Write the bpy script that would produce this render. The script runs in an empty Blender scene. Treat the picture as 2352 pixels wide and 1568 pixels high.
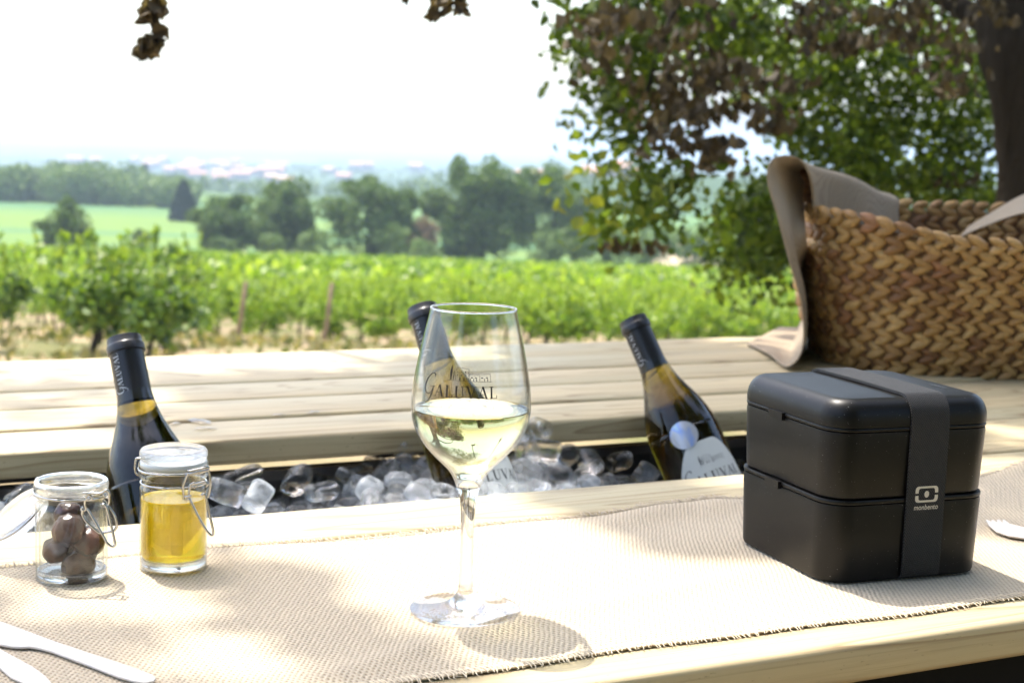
import bpy, math, random
import numpy as np
from mathutils import Vector, Matrix
random.seed(7); RNG = np.random.default_rng(7)
S = bpy.context.scene; COL = S.collection
T = 0.75                                    # height of the table top above the terrace

# ------------------------------------------------------------------ camera
FPX, CX, CY = 3500.0, 1176.0, 784.0         # focal length / centre on a 2352 x 1568 reading of the photo
PITCH, ROLL, CH = math.radians(7.55), math.radians(1.9), 0.325
fwd = np.array([0, math.cos(PITCH), -math.sin(PITCH)]); r0 = np.array([1., 0, 0]); u0 = np.cross(r0, fwd)
rt = r0*math.cos(ROLL)+u0*math.sin(ROLL); up = u0*math.cos(ROLL)-r0*math.sin(ROLL)
CAMP = np.array([0, 0, T+CH])
cd = bpy.data.cameras.new('camera'); cam = bpy.data.objects.new('camera', cd); COL.objects.link(cam)
cam.matrix_world = Matrix([[rt[i], up[i], -fwd[i], CAMP[i]] for i in range(3)]+[[0, 0, 0, 1]])
cd.sensor_width = 36; cd.lens = FPX/2352*36; cd.clip_start = .02; cd.clip_end = 60000
cd.dof.use_dof = True; cd.dof.focus_distance = 1.08; cd.dof.aperture_fstop = 11.5
S.camera = cam

# ------------------------------------------------------------------ light
SUN = np.array([-.265, .36, 1.0]); SUN /= np.linalg.norm(SUN)
w = bpy.data.worlds.new('World'); S.world = w; w.use_nodes = True
nt = w.node_tree; sky = nt.nodes.new('ShaderNodeTexSky'); sky.sky_type = 'NISHITA'; sky.sun_disc = False
sky.sun_elevation = math.asin(SUN[2]); sky.sun_rotation = math.atan2(SUN[0], SUN[1])
sky.air_density = 1.1; sky.dust_density = 4.0; sky.ozone_density = 1.0; sky.altitude = 200
nt.nodes['Background'].inputs[1].default_value = 0.15
nt.links.new(sky.outputs[0], nt.nodes['Background'].inputs[0])
sl = bpy.data.lights.new('sun', 'SUN'); sl.energy = 2.45; sl.angle = math.radians(.53); sl.color = (1, .95, .87)
so = bpy.data.objects.new('sun', sl); COL.objects.link(so); so.location = (-20, 30, 80)
so.rotation_euler = Vector(SUN).to_track_quat('Z', 'Y').to_euler()
S.view_settings.view_transform = 'Standard'; S.view_settings.look = 'None'; S.view_settings.gamma = 1
S.view_settings.exposure = 1.70
cy = S.cycles; cy.use_denoising = True; cy.max_bounces = 20; cy.transmission_bounces = 16; cy.transparent_max_bounces = 32
cy.glossy_bounces = 6; cy.diffuse_bounces = 4; cy.volume_bounces = 1; cy.sample_clamp_indirect = 8
cy.caustics_reflective = True; cy.caustics_refractive = True; cy.blur_glossy = .5

# ------------------------------------------------------------------ geometry helpers
def ray(x, y):
    d = fwd*FPX+rt*(x-CX)-up*(y-CY); return d/np.linalg.norm(d)
def at(x, y, Y):                            # point seen at (x, y) that lies Y metres ahead
    d = ray(x, y); return CAMP+d*(Y/d[1])
def plane(x, y, z=T):
    d = ray(x, y); return CAMP+d*((z-CAMP[2])/d[2])

class MB:
    def __init__(s): s.v = []; s.f = []; s.c = []; s.n = 0
    def add(s, V, F, c=0.5):
        V = np.asarray(V, float).reshape(-1, 3); s.v.append(V)
        s.f += [tuple(i+s.n for i in f) for f in F]; s.c.append(np.full(len(V), c) if np.isscalar(c) else np.asarray(c)); s.n += len(V)
    def box(s, a, b, c=.5, bev=0):
        x0, y0, z0 = a; x1, y1, z1 = b
        if not bev:
            V = [(x, y, z) for z in (z0, z1) for y in (y0, y1) for x in (x0, x1)]
            s.add(V, [(0, 2, 3, 1), (4, 5, 7, 6), (0, 1, 5, 4), (2, 6, 7, 3), (0, 4, 6, 2), (1, 3, 7, 5)], c); return
        # long board with bevelled long edges (along x)
        prof = []
        for (cy_, cz_, a0) in ((y1-bev, z1-bev, 0), (y0+bev, z1-bev, 90), (y0+bev, z0+bev, 180), (y1-bev, z0+bev, 270)):
            for k in range(4):
                t = math.radians(a0+30*k); prof.append((cy_+bev*math.cos(t), cz_+bev*math.sin(t)))
        nx = max(2, int((x1-x0)/.03)); V = []
        for i in range(nx+1):
            x = x0+(x1-x0)*i/nx
            V += [(x, p[0], p[1]) for p in prof]
        m = len(prof); F = []
        for i in range(nx):
            for j in range(m): F.append((i*m+j, i*m+(j+1) % m, (i+1)*m+(j+1) % m, (i+1)*m+j))
        F.append(tuple(range(m))[::-1]); F.append(tuple(nx*m+j for j in range(m)))
        s.add(V, F, c)
    def tube(s, P, r, n=8, c=.5, closed=False):
        P = [np.asarray(p, float) for p in P]; R = r if hasattr(r, '__len__') else [r]*len(P)
        m = len(P); V = []; prev = None
        for i in range(m):
            if closed: d = P[(i+1) % m]-P[i-1]
            else: d = P[min(i+1, m-1)]-P[max(i-1, 0)]
            d = d/(np.linalg.norm(d)+1e-12)
            if prev is None:
                a = np.array([0, 0, 1.]) if abs(d[2]) < .9 else np.array([1., 0, 0])
                e = np.cross(d, a)
            else: e = prev-d*(prev@d)
            e /= np.linalg.norm(e)+1e-12; prev = e; g = np.cross(d, e)
            for k in range(n):
                t = 2*math.pi*k/n; V.append(P[i]+R[i]*(e*math.cos(t)+g*math.sin(t)))
        F = []
        for i in range(m if closed else m-1):
            j = (i+1) % m
            for k in range(n): F.append((i*n+k, i*n+(k+1) % n, j*n+(k+1) % n, j*n+k))
        if not closed: F.append(tuple(range(n))[::-1]); F.append(tuple((m-1)*n+k for k in range(n)))
        s.add(V, F, c)
    def lathe(s, prof, n=64, c=.5, close=False, M=None):
        V = []; F = []; rows = []
        for (r, z) in prof:
            if r < 1e-6: rows.append([len(V)]); V.append((0, 0, z))
            else:
                rows.append(list(range(len(V), len(V)+n)))
                V += [(r*math.sin(2*math.pi*k/n), -r*math.cos(2*math.pi*k/n), z) for k in range(n)]
        L = len(rows)
        for i in range(L if close else L-1):
            a, b = rows[i], rows[(i+1) % L]
            for k in range(n):
                k2 = (k+1) % n
                if len(a) == 1 and len(b) == 1: continue
                if len(a) == 1: F.append((a[0], b[k2], b[k]))
                elif len(b) == 1: F.append((a[k], a[k2], b[0]))
                else: F.append((a[k], a[k2], b[k2], b[k]))
        V = np.array(V)
        if M is not None: V = np.array([tuple(M @ Vector(p)) for p in V])
        s.add(V, F, c)
    def grid(s, G, c=.5):
        G = np.asarray(G); a, b = G.shape[:2]
        F = [(i*b+j, i*b+j+1, (i+1)*b+j+1, (i+1)*b+j) for i in range(a-1) for j in range(b-1)]
        s.add(G.reshape(-1, 3), F, c)
    def build(s, name, m, parent=None, smooth=False, sharp=None):
        me = bpy.data.meshes.new(name); V = np.vstack(s.v)
        me.from_pydata(V.tolist(), [], s.f); me.materials.append(m)
        ca = me.attributes.new('tone', 'FLOAT', 'POINT'); ca.data.foreach_set('value', np.concatenate(s.c).astype(np.float32))
        if smooth:
            me.polygons.foreach_set('use_smooth', [True]*len(me.polygons))
            if sharp: me.set_sharp_from_angle(angle=math.radians(sharp))
        o = bpy.data.objects.new(name, me); COL.objects.link(o)
        if parent: o.parent = parent
        return o

def tag(o, label=None, cat=None, group=None, kind=None):
    if label: o['label'] = label
    if cat: o['category'] = cat
    if group: o['group'] = group
    if kind: o['kind'] = kind
    return o
def empty(name, loc=(0, 0, 0), rz=0, M=None):
    o = bpy.data.objects.new(name, None); COL.objects.link(o); o.empty_display_size = .05
    if M is not None: o.matrix_world = M
    else: o.location = loc; o.rotation_euler = (0, 0, rz)
    return o
def copy_tree(o, parent=None):
    c = o.copy(); COL.objects.link(c)
    if parent: c.parent = parent
    for ch in [x for x in KIDS.get(o.name, [])]: copy_tree(ch, c)
    return c
KIDS = {}
def kid(p, o): KIDS.setdefault(p.name, []).append(o); o.parent = p; return o

def catmull(P, n):
    P = np.asarray(P, float); out = []; m = len(P)
    for k in range(n):
        t = k/(n-1)*(m-1); i = min(int(t), m-2); f = t-i
        a, b, c, d = P[max(i-1, 0)], P[i], P[i+1], P[min(i+2, m-1)]
        out.append(.5*((2*b)+(-a+c)*f+(2*a-5*b+4*c-d)*f*f+(-a+3*b-3*c+d)*f**3))
    return np.array(out)

# ------------------------------------------------------------------ material helpers
def mat(name):
    m = bpy.data.materials.new(name); m.use_nodes = True; t = m.node_tree; t.nodes.clear()
    out = t.nodes.new('ShaderNodeOutputMaterial'); return m, t, out
def N(t, typ, **kw):
    n = t.nodes.new(typ)
    for k, v in kw.items():
        if k in n.inputs.keys(): n.inputs[k].default_value = v
        else: setattr(n, k, v)
    return n
def ramp(t, stops, fac=None, interp='LINEAR'):
    r = t.nodes.new('ShaderNodeValToRGB'); e = r.color_ramp.elements; r.color_ramp.interpolation = interp
    while len(e) < len(stops): e.new(.5)
    for i, (p, c) in enumerate(stops):
        e[i].position = p; e[i].color = (*c, 1) if hasattr(c, '__len__') else (c, c, c, 1)
    if fac is not None: t.links.new(fac, r.inputs[0])
    return r
def mixc(t, a, b, f, mode='MIX'):
    n = t.nodes.new('ShaderNodeMix'); n.data_type = 'RGBA'; n.blend_type = mode
    for sock, val in ((0, f), (6, a), (7, b)):
        if isinstance(val, (int, float)): n.inputs[sock].default_value = val
        elif isinstance(val, tuple): n.inputs[sock].default_value = (*val, 1)
        else: t.links.new(val, n.inputs[sock])
    return n.outputs[2]
def math_(t, op, a, b=None, c=None):
    n = t.nodes.new('ShaderNodeMath'); n.operation = op
    for i, v in enumerate((a, b, c)):
        if v is None: continue
        if isinstance(v, (int, float)): n.inputs[i].default_value = v
        else: t.links.new(v, n.inputs[i])
    return n.outputs[0]
def noise(t, vec, scale, detail=3, rough=.5, dist=0):
    n = N(t, 'ShaderNodeTexNoise', Scale=scale, Detail=detail, Roughness=rough, Distortion=dist)
    if vec is not None: t.links.new(vec, n.inputs['Vector'])
    return n.outputs['Fac']
def mapping(t, vec, scale=(1, 1, 1), rot=(0, 0, 0), loc=(0, 0, 0)):
    n = t.nodes.new('ShaderNodeMapping'); n.inputs['Scale'].default_value = scale
    n.inputs['Rotation'].default_value = rot; n.inputs['Location'].default_value = loc
    t.links.new(vec, n.inputs['Vector']); return n.outputs[0]
def objco(t): return t.nodes.new('ShaderNodeTexCoord').outputs['Object']
def tone(t):
    a = t.nodes.new('ShaderNodeAttribute'); a.attribute_name = 'tone'; return a.outputs['Fac']
def prin(t, out, color=None, rough=.5, bump=None, bstr=.3, bdist=.001, **kw):
    p = t.nodes.new('ShaderNodeBsdfPrincipled')
    if color is not None:
        if isinstance(color, tuple): p.inputs['Base Color'].default_value = (*color, 1)
        else: t.links.new(color, p.inputs['Base Color'])
    if isinstance(rough, (int, float)): p.inputs['Roughness'].default_value = rough
    else: t.links.new(rough, p.inputs['Roughness'])
    for k, v in kw.items(): p.inputs[k].default_value = v
    if bump is not None:
        b = N(t, 'ShaderNodeBump', Strength=bstr, Distance=bdist); t.links.new(bump, b.inputs['Height'])
        t.links.new(b.outputs[0], p.inputs['Normal'])
    t.links.new(p.outputs[0], out.inputs[0]); return p

def wood_mat(name, light, dark, green, seed=0, knots=True):
    m, t, o = mat(name); co = objco(t)
    co = mapping(t, co, loc=(seed, 0, 0)); tn = tone(t)
    sh = t.nodes.new('ShaderNodeCombineXYZ'); t.links.new(math_(t, 'MULTIPLY', tn, 7.3), sh.inputs[0]); t.links.new(math_(t, 'MULTIPLY', tn, 3.1), sh.inputs[2])
    va = t.nodes.new('ShaderNodeVectorMath'); va.operation = 'ADD'; t.links.new(co, va.inputs[0]); t.links.new(sh.outputs[0], va.inputs[1]); co = va.outputs[0]
    g1 = noise(t, mapping(t, co, (1.6, 42, 42)), 1.6, 6, .62, .6)
    g2 = noise(t, mapping(t, co, (6, 420, 420)), 1.0, 3, .6)
    low = noise(t, mapping(t, co, (1.2, 6, 6)), 1.5, 3, .5)
    # growth rings cut lengthwise
    rr = noise(t, mapping(t, co, (.8, 9, 9)), 1.3, 2, .45, .3)
    rings = math_(t, 'FRACT', math_(t, 'MULTIPLY', rr, 17))
    rl = ramp(t, [(0, 0.), (.72, .12), (.93, 1.), (1, 0.)], rings).outputs[0]
    c = mixc(t, light, green, ramp(t, [(.35, 0.), (.7, 1.)], low).outputs[0])
    c = mixc(t, c, dark, math_(t, 'MULTIPLY', rl, .6))
    c = mixc(t, c, dark, ramp(t, [(.5, 0.), (.78, .45)], g1).outputs[0])
    c = mixc(t, c, tuple(x*.8 for x in dark), math_(t, 'MULTIPLY', ramp(t, [(.52, 0.), (.8, 1.)], g2).outputs[0], .45))
    if knots:
        vo = t.nodes.new('ShaderNodeTexVoronoi'); vo.inputs['Scale'].default_value = 1.0; vo.inputs['Randomness'].default_value = 1
        t.links.new(mapping(t, co, (3.1, 9.5, 9.5)), vo.inputs['Vector'])
        k = ramp(t, [(0, 1.), (.05, .8), (.1, .25), (.17, 0.)], vo.outputs['Distance']).outputs[0]
        c = mixc(t, c, (.16, .085, .04), math_(t, 'MULTIPLY', k, .95))
    sp = noise(t, mapping(t, co, (60, 200, 200)), 2.2, 2, .5)
    c = mixc(t, c, (.16, .12, .07), ramp(t, [(.69, 0.), (.75, .5)], sp).outputs[0])
    h = math_(t, 'ADD', math_(t, 'MULTIPLY', g2, .6), math_(t, 'MULTIPLY', g1, .5))
    prin(t, o, c, .55, h, .35, .0008, **{'Specular IOR Level': .35}); return m

def plain(name, color, rough=.5, bumpscale=None, bstr=.2, var=.0, metal=0, spec=.5):
    m, t, o = mat(name); co = objco(t); c = color
    if var:
        nz = noise(t, co, bumpscale or 20, 4, .6)
        c = mixc(t, tuple(x*(1-var) for x in color), tuple(min(1, x*(1+var)) for x in color), nz)
    b = noise(t, co, bumpscale, 4, .6) if bumpscale else None
    prin(t, o, c, rough, b, bstr, .0006, Metallic=metal, **{'Specular IOR Level': spec}); return m

def thin_glass(name, tint=(.97, .98, .975), ior=1.45, rough=0):
    """thin blown wall: what is not mirrored by the surface goes straight through"""
    m, t, o = mat(name); tr = N(t, 'ShaderNodeBsdfTransparent'); tr.inputs[0].default_value = (*tint, 1)
    gl = N(t, 'ShaderNodeBsdfGlossy', Roughness=rough); gl.inputs[0].default_value = (1, 1, 1, 1)
    lw = N(t, 'ShaderNodeLayerWeight', Blend=.5); t.links.new(mixc(t, tint, (.42, .45, .44), ramp(t, [(.62, 0.), (.97, 1.)], lw.outputs['Facing']).outputs[0]), tr.inputs[0])
    co = objco(t); b = N(t, 'ShaderNodeBump', Strength=.03, Distance=.002); t.links.new(noise(t, co, 90, 2), b.inputs['Height'])
    t.links.new(b.outputs[0], gl.inputs['Normal'])
    fr = N(t, 'ShaderNodeFresnel'); mx = t.nodes.new('ShaderNodeMixShader'); ge = t.nodes.new('ShaderNodeNewGeometry')
    t.links.new(math_(t, 'MULTIPLY_ADD', ge.outputs['Backfacing'], 1/ior-ior, ior), fr.inputs['IOR'])
    t.links.new(fr.outputs[0], mx.inputs[0]); t.links.new(tr.outputs[0], mx.inputs[1]); t.links.new(gl.outputs[0], mx.inputs[2])
    t.links.new(mx.outputs[0], o.inputs[0]); return m
def solid_glass(name, ior=1.5, clear=.35, color=(1, 1, 1), rough=0, frost=None, absorb=None, bump=None, diffuse=None, dfac=0.):
    m, t, o = mat(name); g = N(t, 'ShaderNodeBsdfGlass', IOR=ior, Roughness=rough); g.inputs[0].default_value = (*color, 1)
    co = objco(t)
    if bump:
        b = N(t, 'ShaderNodeBump', Strength=bump[1], Distance=bump[2]); t.links.new(noise(t, co, bump[0], 3), b.inputs['Height']); t.links.new(b.outputs[0], g.inputs['Normal'])
    sh = g.outputs[0]
    if clear:
        tr = N(t, 'ShaderNodeBsdfTransparent'); tr.inputs[0].default_value = (*color, 1); mx = t.nodes.new('ShaderNodeMixShader'); mx.inputs[0].default_value = clear
        t.links.new(sh, mx.inputs[1]); t.links.new(tr.outputs[0], mx.inputs[2]); sh = mx.outputs[0]
    if dfac:
        df = N(t, 'ShaderNodeBsdfDiffuse'); df.inputs[0].default_value = (*diffuse, 1); tl = N(t, 'ShaderNodeBsdfTranslucent'); tl.inputs[0].default_value = (*diffuse, 1)
        a = t.nodes.new('ShaderNodeMixShader'); a.inputs[0].default_value = .5; t.links.new(df.outputs[0], a.inputs[1]); t.links.new(tl.outputs[0], a.inputs[2])
        mx = t.nodes.new('ShaderNodeMixShader')
        if frost is not None: t.links.new(ramp(t, [(frost, 0.), (frost+.15, dfac)], noise(t, co, 45, 4, .6)).outputs[0], mx.inputs[0])
        else: mx.inputs[0].default_value = dfac
        t.links.new(sh, mx.inputs[1]); t.links.new(a.outputs[0], mx.inputs[2]); sh = mx.outputs[0]
    t.links.new(sh, o.inputs[0])
    if absorb:
        va = N(t, 'ShaderNodeVolumeAbsorption', Density=absorb[1]); va.inputs[0].default_value = (*absorb[0], 1); t.links.new(va.outputs[0], o.inputs[1])
    return m
def leaf_mat(name, cols, trans=.4, rough=.5, sat=None, spec=.3):
    m, t, o = mat(name); tn = tone(t)
    c = ramp(t, [(i/(len(cols)-1), x) for i, x in enumerate(cols)], tn).outputs[0]
    p = t.nodes.new('ShaderNodeBsdfPrincipled'); t.links.new(c, p.inputs['Base Color']); p.inputs['Roughness'].default_value = rough
    p.inputs['Specular IOR Level'].default_value = spec
    tl = t.nodes.new('ShaderNodeBsdfTranslucent'); t.links.new(mixc(t, c, (1.25, 1.25, .5), 1.0, 'MULTIPLY'), tl.inputs[0])
    mx = t.nodes.new('ShaderNodeMixShader'); mx.inputs[0].default_value = trans
    t.links.new(p.outputs[0], mx.inputs[1]); t.links.new(tl.outputs[0], mx.inputs[2]); t.links.new(mx.outputs[0], o.inputs[0]); return m

# ------------------------------------------------------------------ materials
M_wood = wood_mat('pine_board', (.60, .485, .285), (.23, .14, .065), (.47, .425, .275))
M_black = plain('black_metal', (.012, .012, .013), .4, 120, .2)
M_rail = plain('black_rail', (.008, .008, .008), .85, 60, .2, spec=.1)
M_steel = plain('steel_wire', (.50, .49, .46), .16, 60, .05, metal=1)
M_glass = thin_glass('thin_glass')
M_jarglass = thin_glass('jar_glass', (.93, .945, .94), 1.5)
M_solid = solid_glass('solid_glass', 1.5, .14, (.975, .97, .97))
M_lidglass = solid_glass('lid_glass', 1.5, .5, bump=(60, .1, .001), diffuse=(.85, .85, .85), dfac=.14)
M_wine = solid_glass('white_wine', 1.345, 0, absorb=((.93, .85, .42), 24))
M_oil = solid_glass('golden_oil', 1.46, .2, absorb=((1., .93, .0), 70), diffuse=(1., .74, .0), dfac=.30)
M_ice = solid_glass('clear_ice', 1.31, .48, rough=.03, bump=(90, .6, .003), frost=.55, diffuse=(.9, .94, .97), dfac=.3)
M_icef = solid_glass('frosted_ice', 1.31, .2, rough=.15, bump=(90, .6, .003), frost=.36, diffuse=(.86, .91, .95), dfac=.42)
M_bottle = solid_glass('dark_bottle_glass', 1.5, 0, rough=.012, absorb=((.68, .60, .03), 75))
M_caps = plain('black_capsule', (.012, .012, .014), .34, 200, .1)
M_label = plain('paper_label', (.62, .64, .61), .6, 300, .1)
M_ink = plain('black_ink', (.012, .012, .014), .5)
M_silver = plain('silver_print', (.55, .58, .62), .4)
M_white = plain('white_print', (.62, .58, .5), .6)

def medal_mat():
    m, t, o = mat('hologram_sticker'); co = objco(t)
    f = noise(t, mapping(t, co, (40, 40, 15)), 1.5, 2)
    c = ramp(t, [(.3, (.55, .57, .66)), (.55, (.60, .62, .70)), (.62, (.35, .48, .85)), (.68, (.5, .66, .78)), (.8, (.62, .62, .68))], f).outputs[0]
    prin(t, o, c, .3, Metallic=.4); return m
M_medal = medal_mat()

def burlap_mat(name, base, dark, pitch=.0027, str_=.9, bd=.0011):
    m, t, o = mat(name); co = objco(t)
    warp = N(t, 'ShaderNodeTexNoise', Scale=22, Detail=2); t.links.new(co, warp.inputs['Vector'])
    wv = t.nodes.new('ShaderNodeVectorMath'); wv.operation = 'MULTIPLY_ADD'
    t.links.new(warp.outputs['Color'], wv.inputs[0]); wv.inputs[1].default_value = (.0042, .0042, 0); t.links.new(co, wv.inputs[2])
    sx = t.nodes.new('ShaderNodeSeparateXYZ'); t.links.new(wv.outputs[0], sx.inputs[0])
    a = math_(t, 'MULTIPLY', sx.outputs[0], math.pi/pitch); b = math_(t, 'MULTIPLY', sx.outputs[1], math.pi/(pitch*1.05))
    sa, sb = math_(t, 'SINE', a), math_(t, 'SINE', b)
    ca, cb = math_(t, 'ABSOLUTE', sa), math_(t, 'ABSOLUTE', sb)
    # over-under of warp and weft
    ch = math_(t, 'MULTIPLY', math_(t, 'COSINE', a), math_(t, 'COSINE', b))
    ch2 = math_(t, 'MULTIPLY', math_(t, 'COSINE', math_(t, 'MULTIPLY', a, 1.55)), math_(t, 'COSINE', math_(t, 'MULTIPLY', b, .92)))
    body = math_(t, 'ADD', math_(t, 'MULTIPLY_ADD', ch2, .42, .5), math_(t, 'MULTIPLY_ADD', ca, .16, -.1))
    fib = noise(t, mapping(t, co, (900, 900, 900)), 1, 2, .6)
    h = math_(t, 'ADD', math_(t, 'ADD', body, math_(t, 'MULTIPLY', ch, .25)), math_(t, 'MULTIPLY', fib, .25))
    pit = ramp(t, [(.14, 1.), (.46, 0.)], body).outputs[0]
    v = noise(t, mapping(t, co, (30, 340, 30)), 1, 3, .6); v2 = noise(t, mapping(t, co, (340, 30, 30)), 1, 3, .6)
    c = mixc(t, tuple(x*.82 for x in base), tuple(min(1, x*1.12) for x in base), math_(t, 'MULTIPLY', math_(t, 'ADD', v, v2), .5))
    c = mixc(t, c, dark, math_(t, 'MULTIPLY', pit, .62))  # weave gaps darkened in the colour, standing for shade between threads
    prin(t, o, c, .9, h, str_, bd, **{'Specular IOR Level': .1, 'Sheen Weight': .15}); return m
M_burlap = burlap_mat('burlap', (.59, .50, .365), (.17, .10, .05), .0030, .75, .0011)
M_fringe = plain('jute_thread', (.82, .70, .52), .9, 400, .3, .25)
M_fringe2 = plain('pale_jute_thread', (.58, .49, .38), .9, 400, .3, .2)

# ------------------------------------------------------------------ terrain
YS = [-60, 0, 6.0, 9, 12, 16, 20, 24, 30, 187, 230, 400, 600, 1100, 2500, 6000, 16000]
ZS = [0, 0, 0, -.62, -1.25, -1.75, -2.05, -2.35, -3.2, -15.2, -16.6, -20.9, -29, -44, -59, -74, -78]
def gz(x, y):
    z = np.interp(y, YS, ZS)
    f = np.clip((np.asarray(y)-300)/800, 0, 1)
    z = z+f*(9*np.sin(np.asarray(x)/310.+1)+6*np.sin(np.asarray(y)/270.+np.asarray(x)/500.))*np.clip(1-(np.asarray(y)-2500)/3000, 0, 1)*.6
    # wooded spur on the right
    d = ((np.asarray(x)-95)/120.)**2+((np.asarray(y)-780)/160.)**2
    z = z+17*np.exp(-d)
    d = ((np.asarray(x)+200)/90.)**2+((np.asarray(y)-560)/110.)**2
    z = z+8*np.exp(-d)
    return z
def soil_mat():
    m, t, o = mat('ground'); co = objco(t)
    s = t.nodes.new('ShaderNodeSeparateXYZ'); t.links.new(co, s.inputs[0]); y = s.outputs[1]
    soil = mixc(t, (.27, .20, .12), (.42, .32, .20), noise(t, co, .9, 6, .65))
    grass = mixc(t, (.15, .14, .055), (.09, .13, .035), noise(t, co, 2.3, 5, .6))
    near = mixc(t, soil, grass, ramp(t, [(.44, 0.), (.58, .85)], noise(t, co, .5, 5, .6)).outputs[0])
    vo = t.nodes.new('ShaderNodeTexVoronoi'); vo.inputs['Scale'].default_value = 1; t.links.new(mapping(t, co, (.006, .0032, .01)), vo.inputs['Vector'])
    fields = ramp(t, [(0, (.05, .09, .03)), (.3, (.09, .14, .05)), (.5, (.035, .065, .03)), (.7, (.17, .17, .09)), (.85, (.06, .10, .04)), (1, (.26, .22, .15))], vo.outputs['Color'], 'CONSTANT').outputs[0]
    fields = mixc(t, fields, (.04, .07, .03), noise(t, co, .02, 5, .6))
    band = mixc(t, (.13, .20, .045), (.08, .165, .07), ramp(t, [(.4, 0.), (.6, 1.)], noise(t, mapping(t, co, (.006, .035, .01)), 1, 4)).outputs[0])
    c = mixc(t, near, band, ramp(t, [(0, 0.), (1, 1.)], math_(t, 'MULTIPLY_ADD', y, 1/14., -185/14.)).outputs[0])
    c = mixc(t, c, fields, ramp(t, [(0, 0.), (1, 1.)], math_(t, 'MULTIPLY_ADD', y, 1/150., -3.1)).outputs[0])
    prin(t, o, c, .95, noise(t, co, 14, 5, .7), .6, .05, **{'Specular IOR Level': .1}); return m
ys = np.concatenate([np.linspace(-60, 40, 90), np.geomspace(41, 16000, 150)])
xs_ = np.linspace(-1, 1, 141); xs_ = np.sign(xs_)*np.abs(xs_)**1.5
G = np.zeros((len(ys), len(xs_), 3))
for i, y in enumerate(ys):
    X = xs_*(60+abs(y)*1.0); G[i, :, 0] = X; G[i, :, 1] = y
    bmp = (.02*np.sin(X*3.1+y*2.3)+.02*np.sin(X*1.3-y*4.1))*(y < 200)
    G[i, :, 2] = gz(X, y)+bmp*(abs(y) > 7)
mb = MB(); mb.grid(G); tag(mb.build('ground', soil_mat(), smooth=True), kind='structure')

# ------------------------------------------------------------------ table (local frame: x along the boards, y away)
A = math.radians(26.5); ca_, sa_ = math.cos(A), math.sin(A)
def tl(p): return np.array([p[0]*ca_+p[1]*sa_, -p[0]*sa_+p[1]*ca_, p[2]-T])     # world -> table-local (top = 0)
tab = tag(empty('table', (0, 0, T), A), 'long pale pine plank table with an open trough of ice down its middle', 'table')
TH = .029; X0, X1 = -1.05, 2.9
def boards(name, edges, z0, tones, X0=X0):
    b = MB()
    for (a, c), tn in zip(edges, tones): b.box((X0, a, z0-TH), (X1, c, z0+.0012*math.sin(tn*40)), tn, .0045)
    return b.build(name, M_wood, tab, True, 50)
boards('front_boards', [(.774, .897), (.901, 1.020), (1.024, 1.1405), (1.1445, 1.240)], 0, [.13, .5, .77, .31])
boards('rear_boards', [(1.556, 1.664), (1.671, 1.784), (1.791, 1.905), (1.912, 2.028), (2.035, 2.172)], 0, [.9, .22, .64, .05, .42])
boards('middle_boards', [(1.2455, 1.397), (1.402, 1.551)], 0, [.35, .7], 1.192)
b = MB(); b.box((X0+.02, .792, -.20), (X1-.02, .815, -TH-.001)); b.build('front_rail', M_rail, tab)
b = MB(); b.box((X0+.02, 2.12, -.075), (X1-.02, 2.145, -TH-.001)); b.build('rear_rail', M_black, tab)
for u in (-.72, -.02, .14, .50, 1.3, 2.0, 2.7):
    b = MB(); b.box((u-.045, .816, -.07), (u+.045, 1.20, -TH-.001)); b.build('crossbar', M_black, tab)
for (a, c) in ((-.98, -.02), (.17, .42), (.63, .72), (1.15, 2.7)):
    b = MB(); b.box((a, 1.601, -.0425), (c, 2.11, -TH-.001)); b.build('spacer', M_black, tab)
for u in (-.9, 2.75):
    for v_ in (.83, 2.09):
        b = MB(); b.box((u-.035, v_-.03, -T+.002), (u+.035, v_+.03, -TH-.004)); b.build('leg', M_black, tab)

# ice trough
tr = tag(empty('ice_trough', (0, 0, T), A), 'long black metal trough sunk between the table boards and filled with ice', 'ice trough')
b = MB(); x0, x1, y0, y1, zb, zt = -1.0, 1.185, 1.225, 1.598, -.26, -.043
w_ = .004
b.box((x0, y0, zb), (x1, y0+w_, zt)); b.box((x0, y1-w_, zb), (x1, y1, zt)); b.box((x0, y0+w_, zb), (x0+w_, y1-w_, zt)); b.box((x1-w_, y0+w_, zb), (x1, y1-w_, zt)); b.box((x0+w_, y0+w_, zb), (x1-w_, y1-w_, zb+w_))
b.build('body', M_black, tr)
b = MB(); b.box((x0, y1-.012, -.056), (x1, y1-w_-.0005, -.0445)); b.build('rim', plain('worn_rim', (.05, .045, .042), .35, 90, .3, .5), tr)
# heap of crushed ice under the cubes
gx = np.linspace(x0+.006, x1-.006, 420); gy = np.linspace(y0+.006, y1-.006, 64)
def ice_top(u, v): return -.079+.012*np.sin(u*9+1)+.006*np.sin(v*40+u*13)+.024*np.exp(-((u-.66)/.10)**2)-.018*np.exp(-((u-.93)/.12)**2)
GX, GY = np.meshgrid(gx, gy); GZ = ice_top(GX, GY)+RNG.normal(0, .0022, GX.shape)
b = MB(); b.grid(np.dstack([GX, GY, GZ])); o = b.build('crushed_ice', M_icef, None, True)
o.location = (0, 0, T); o.rotation_euler = (0, 0, A); tag(o, 'crushed ice packed in the bottom of the black trough', 'ice', kind='stuff')

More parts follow.
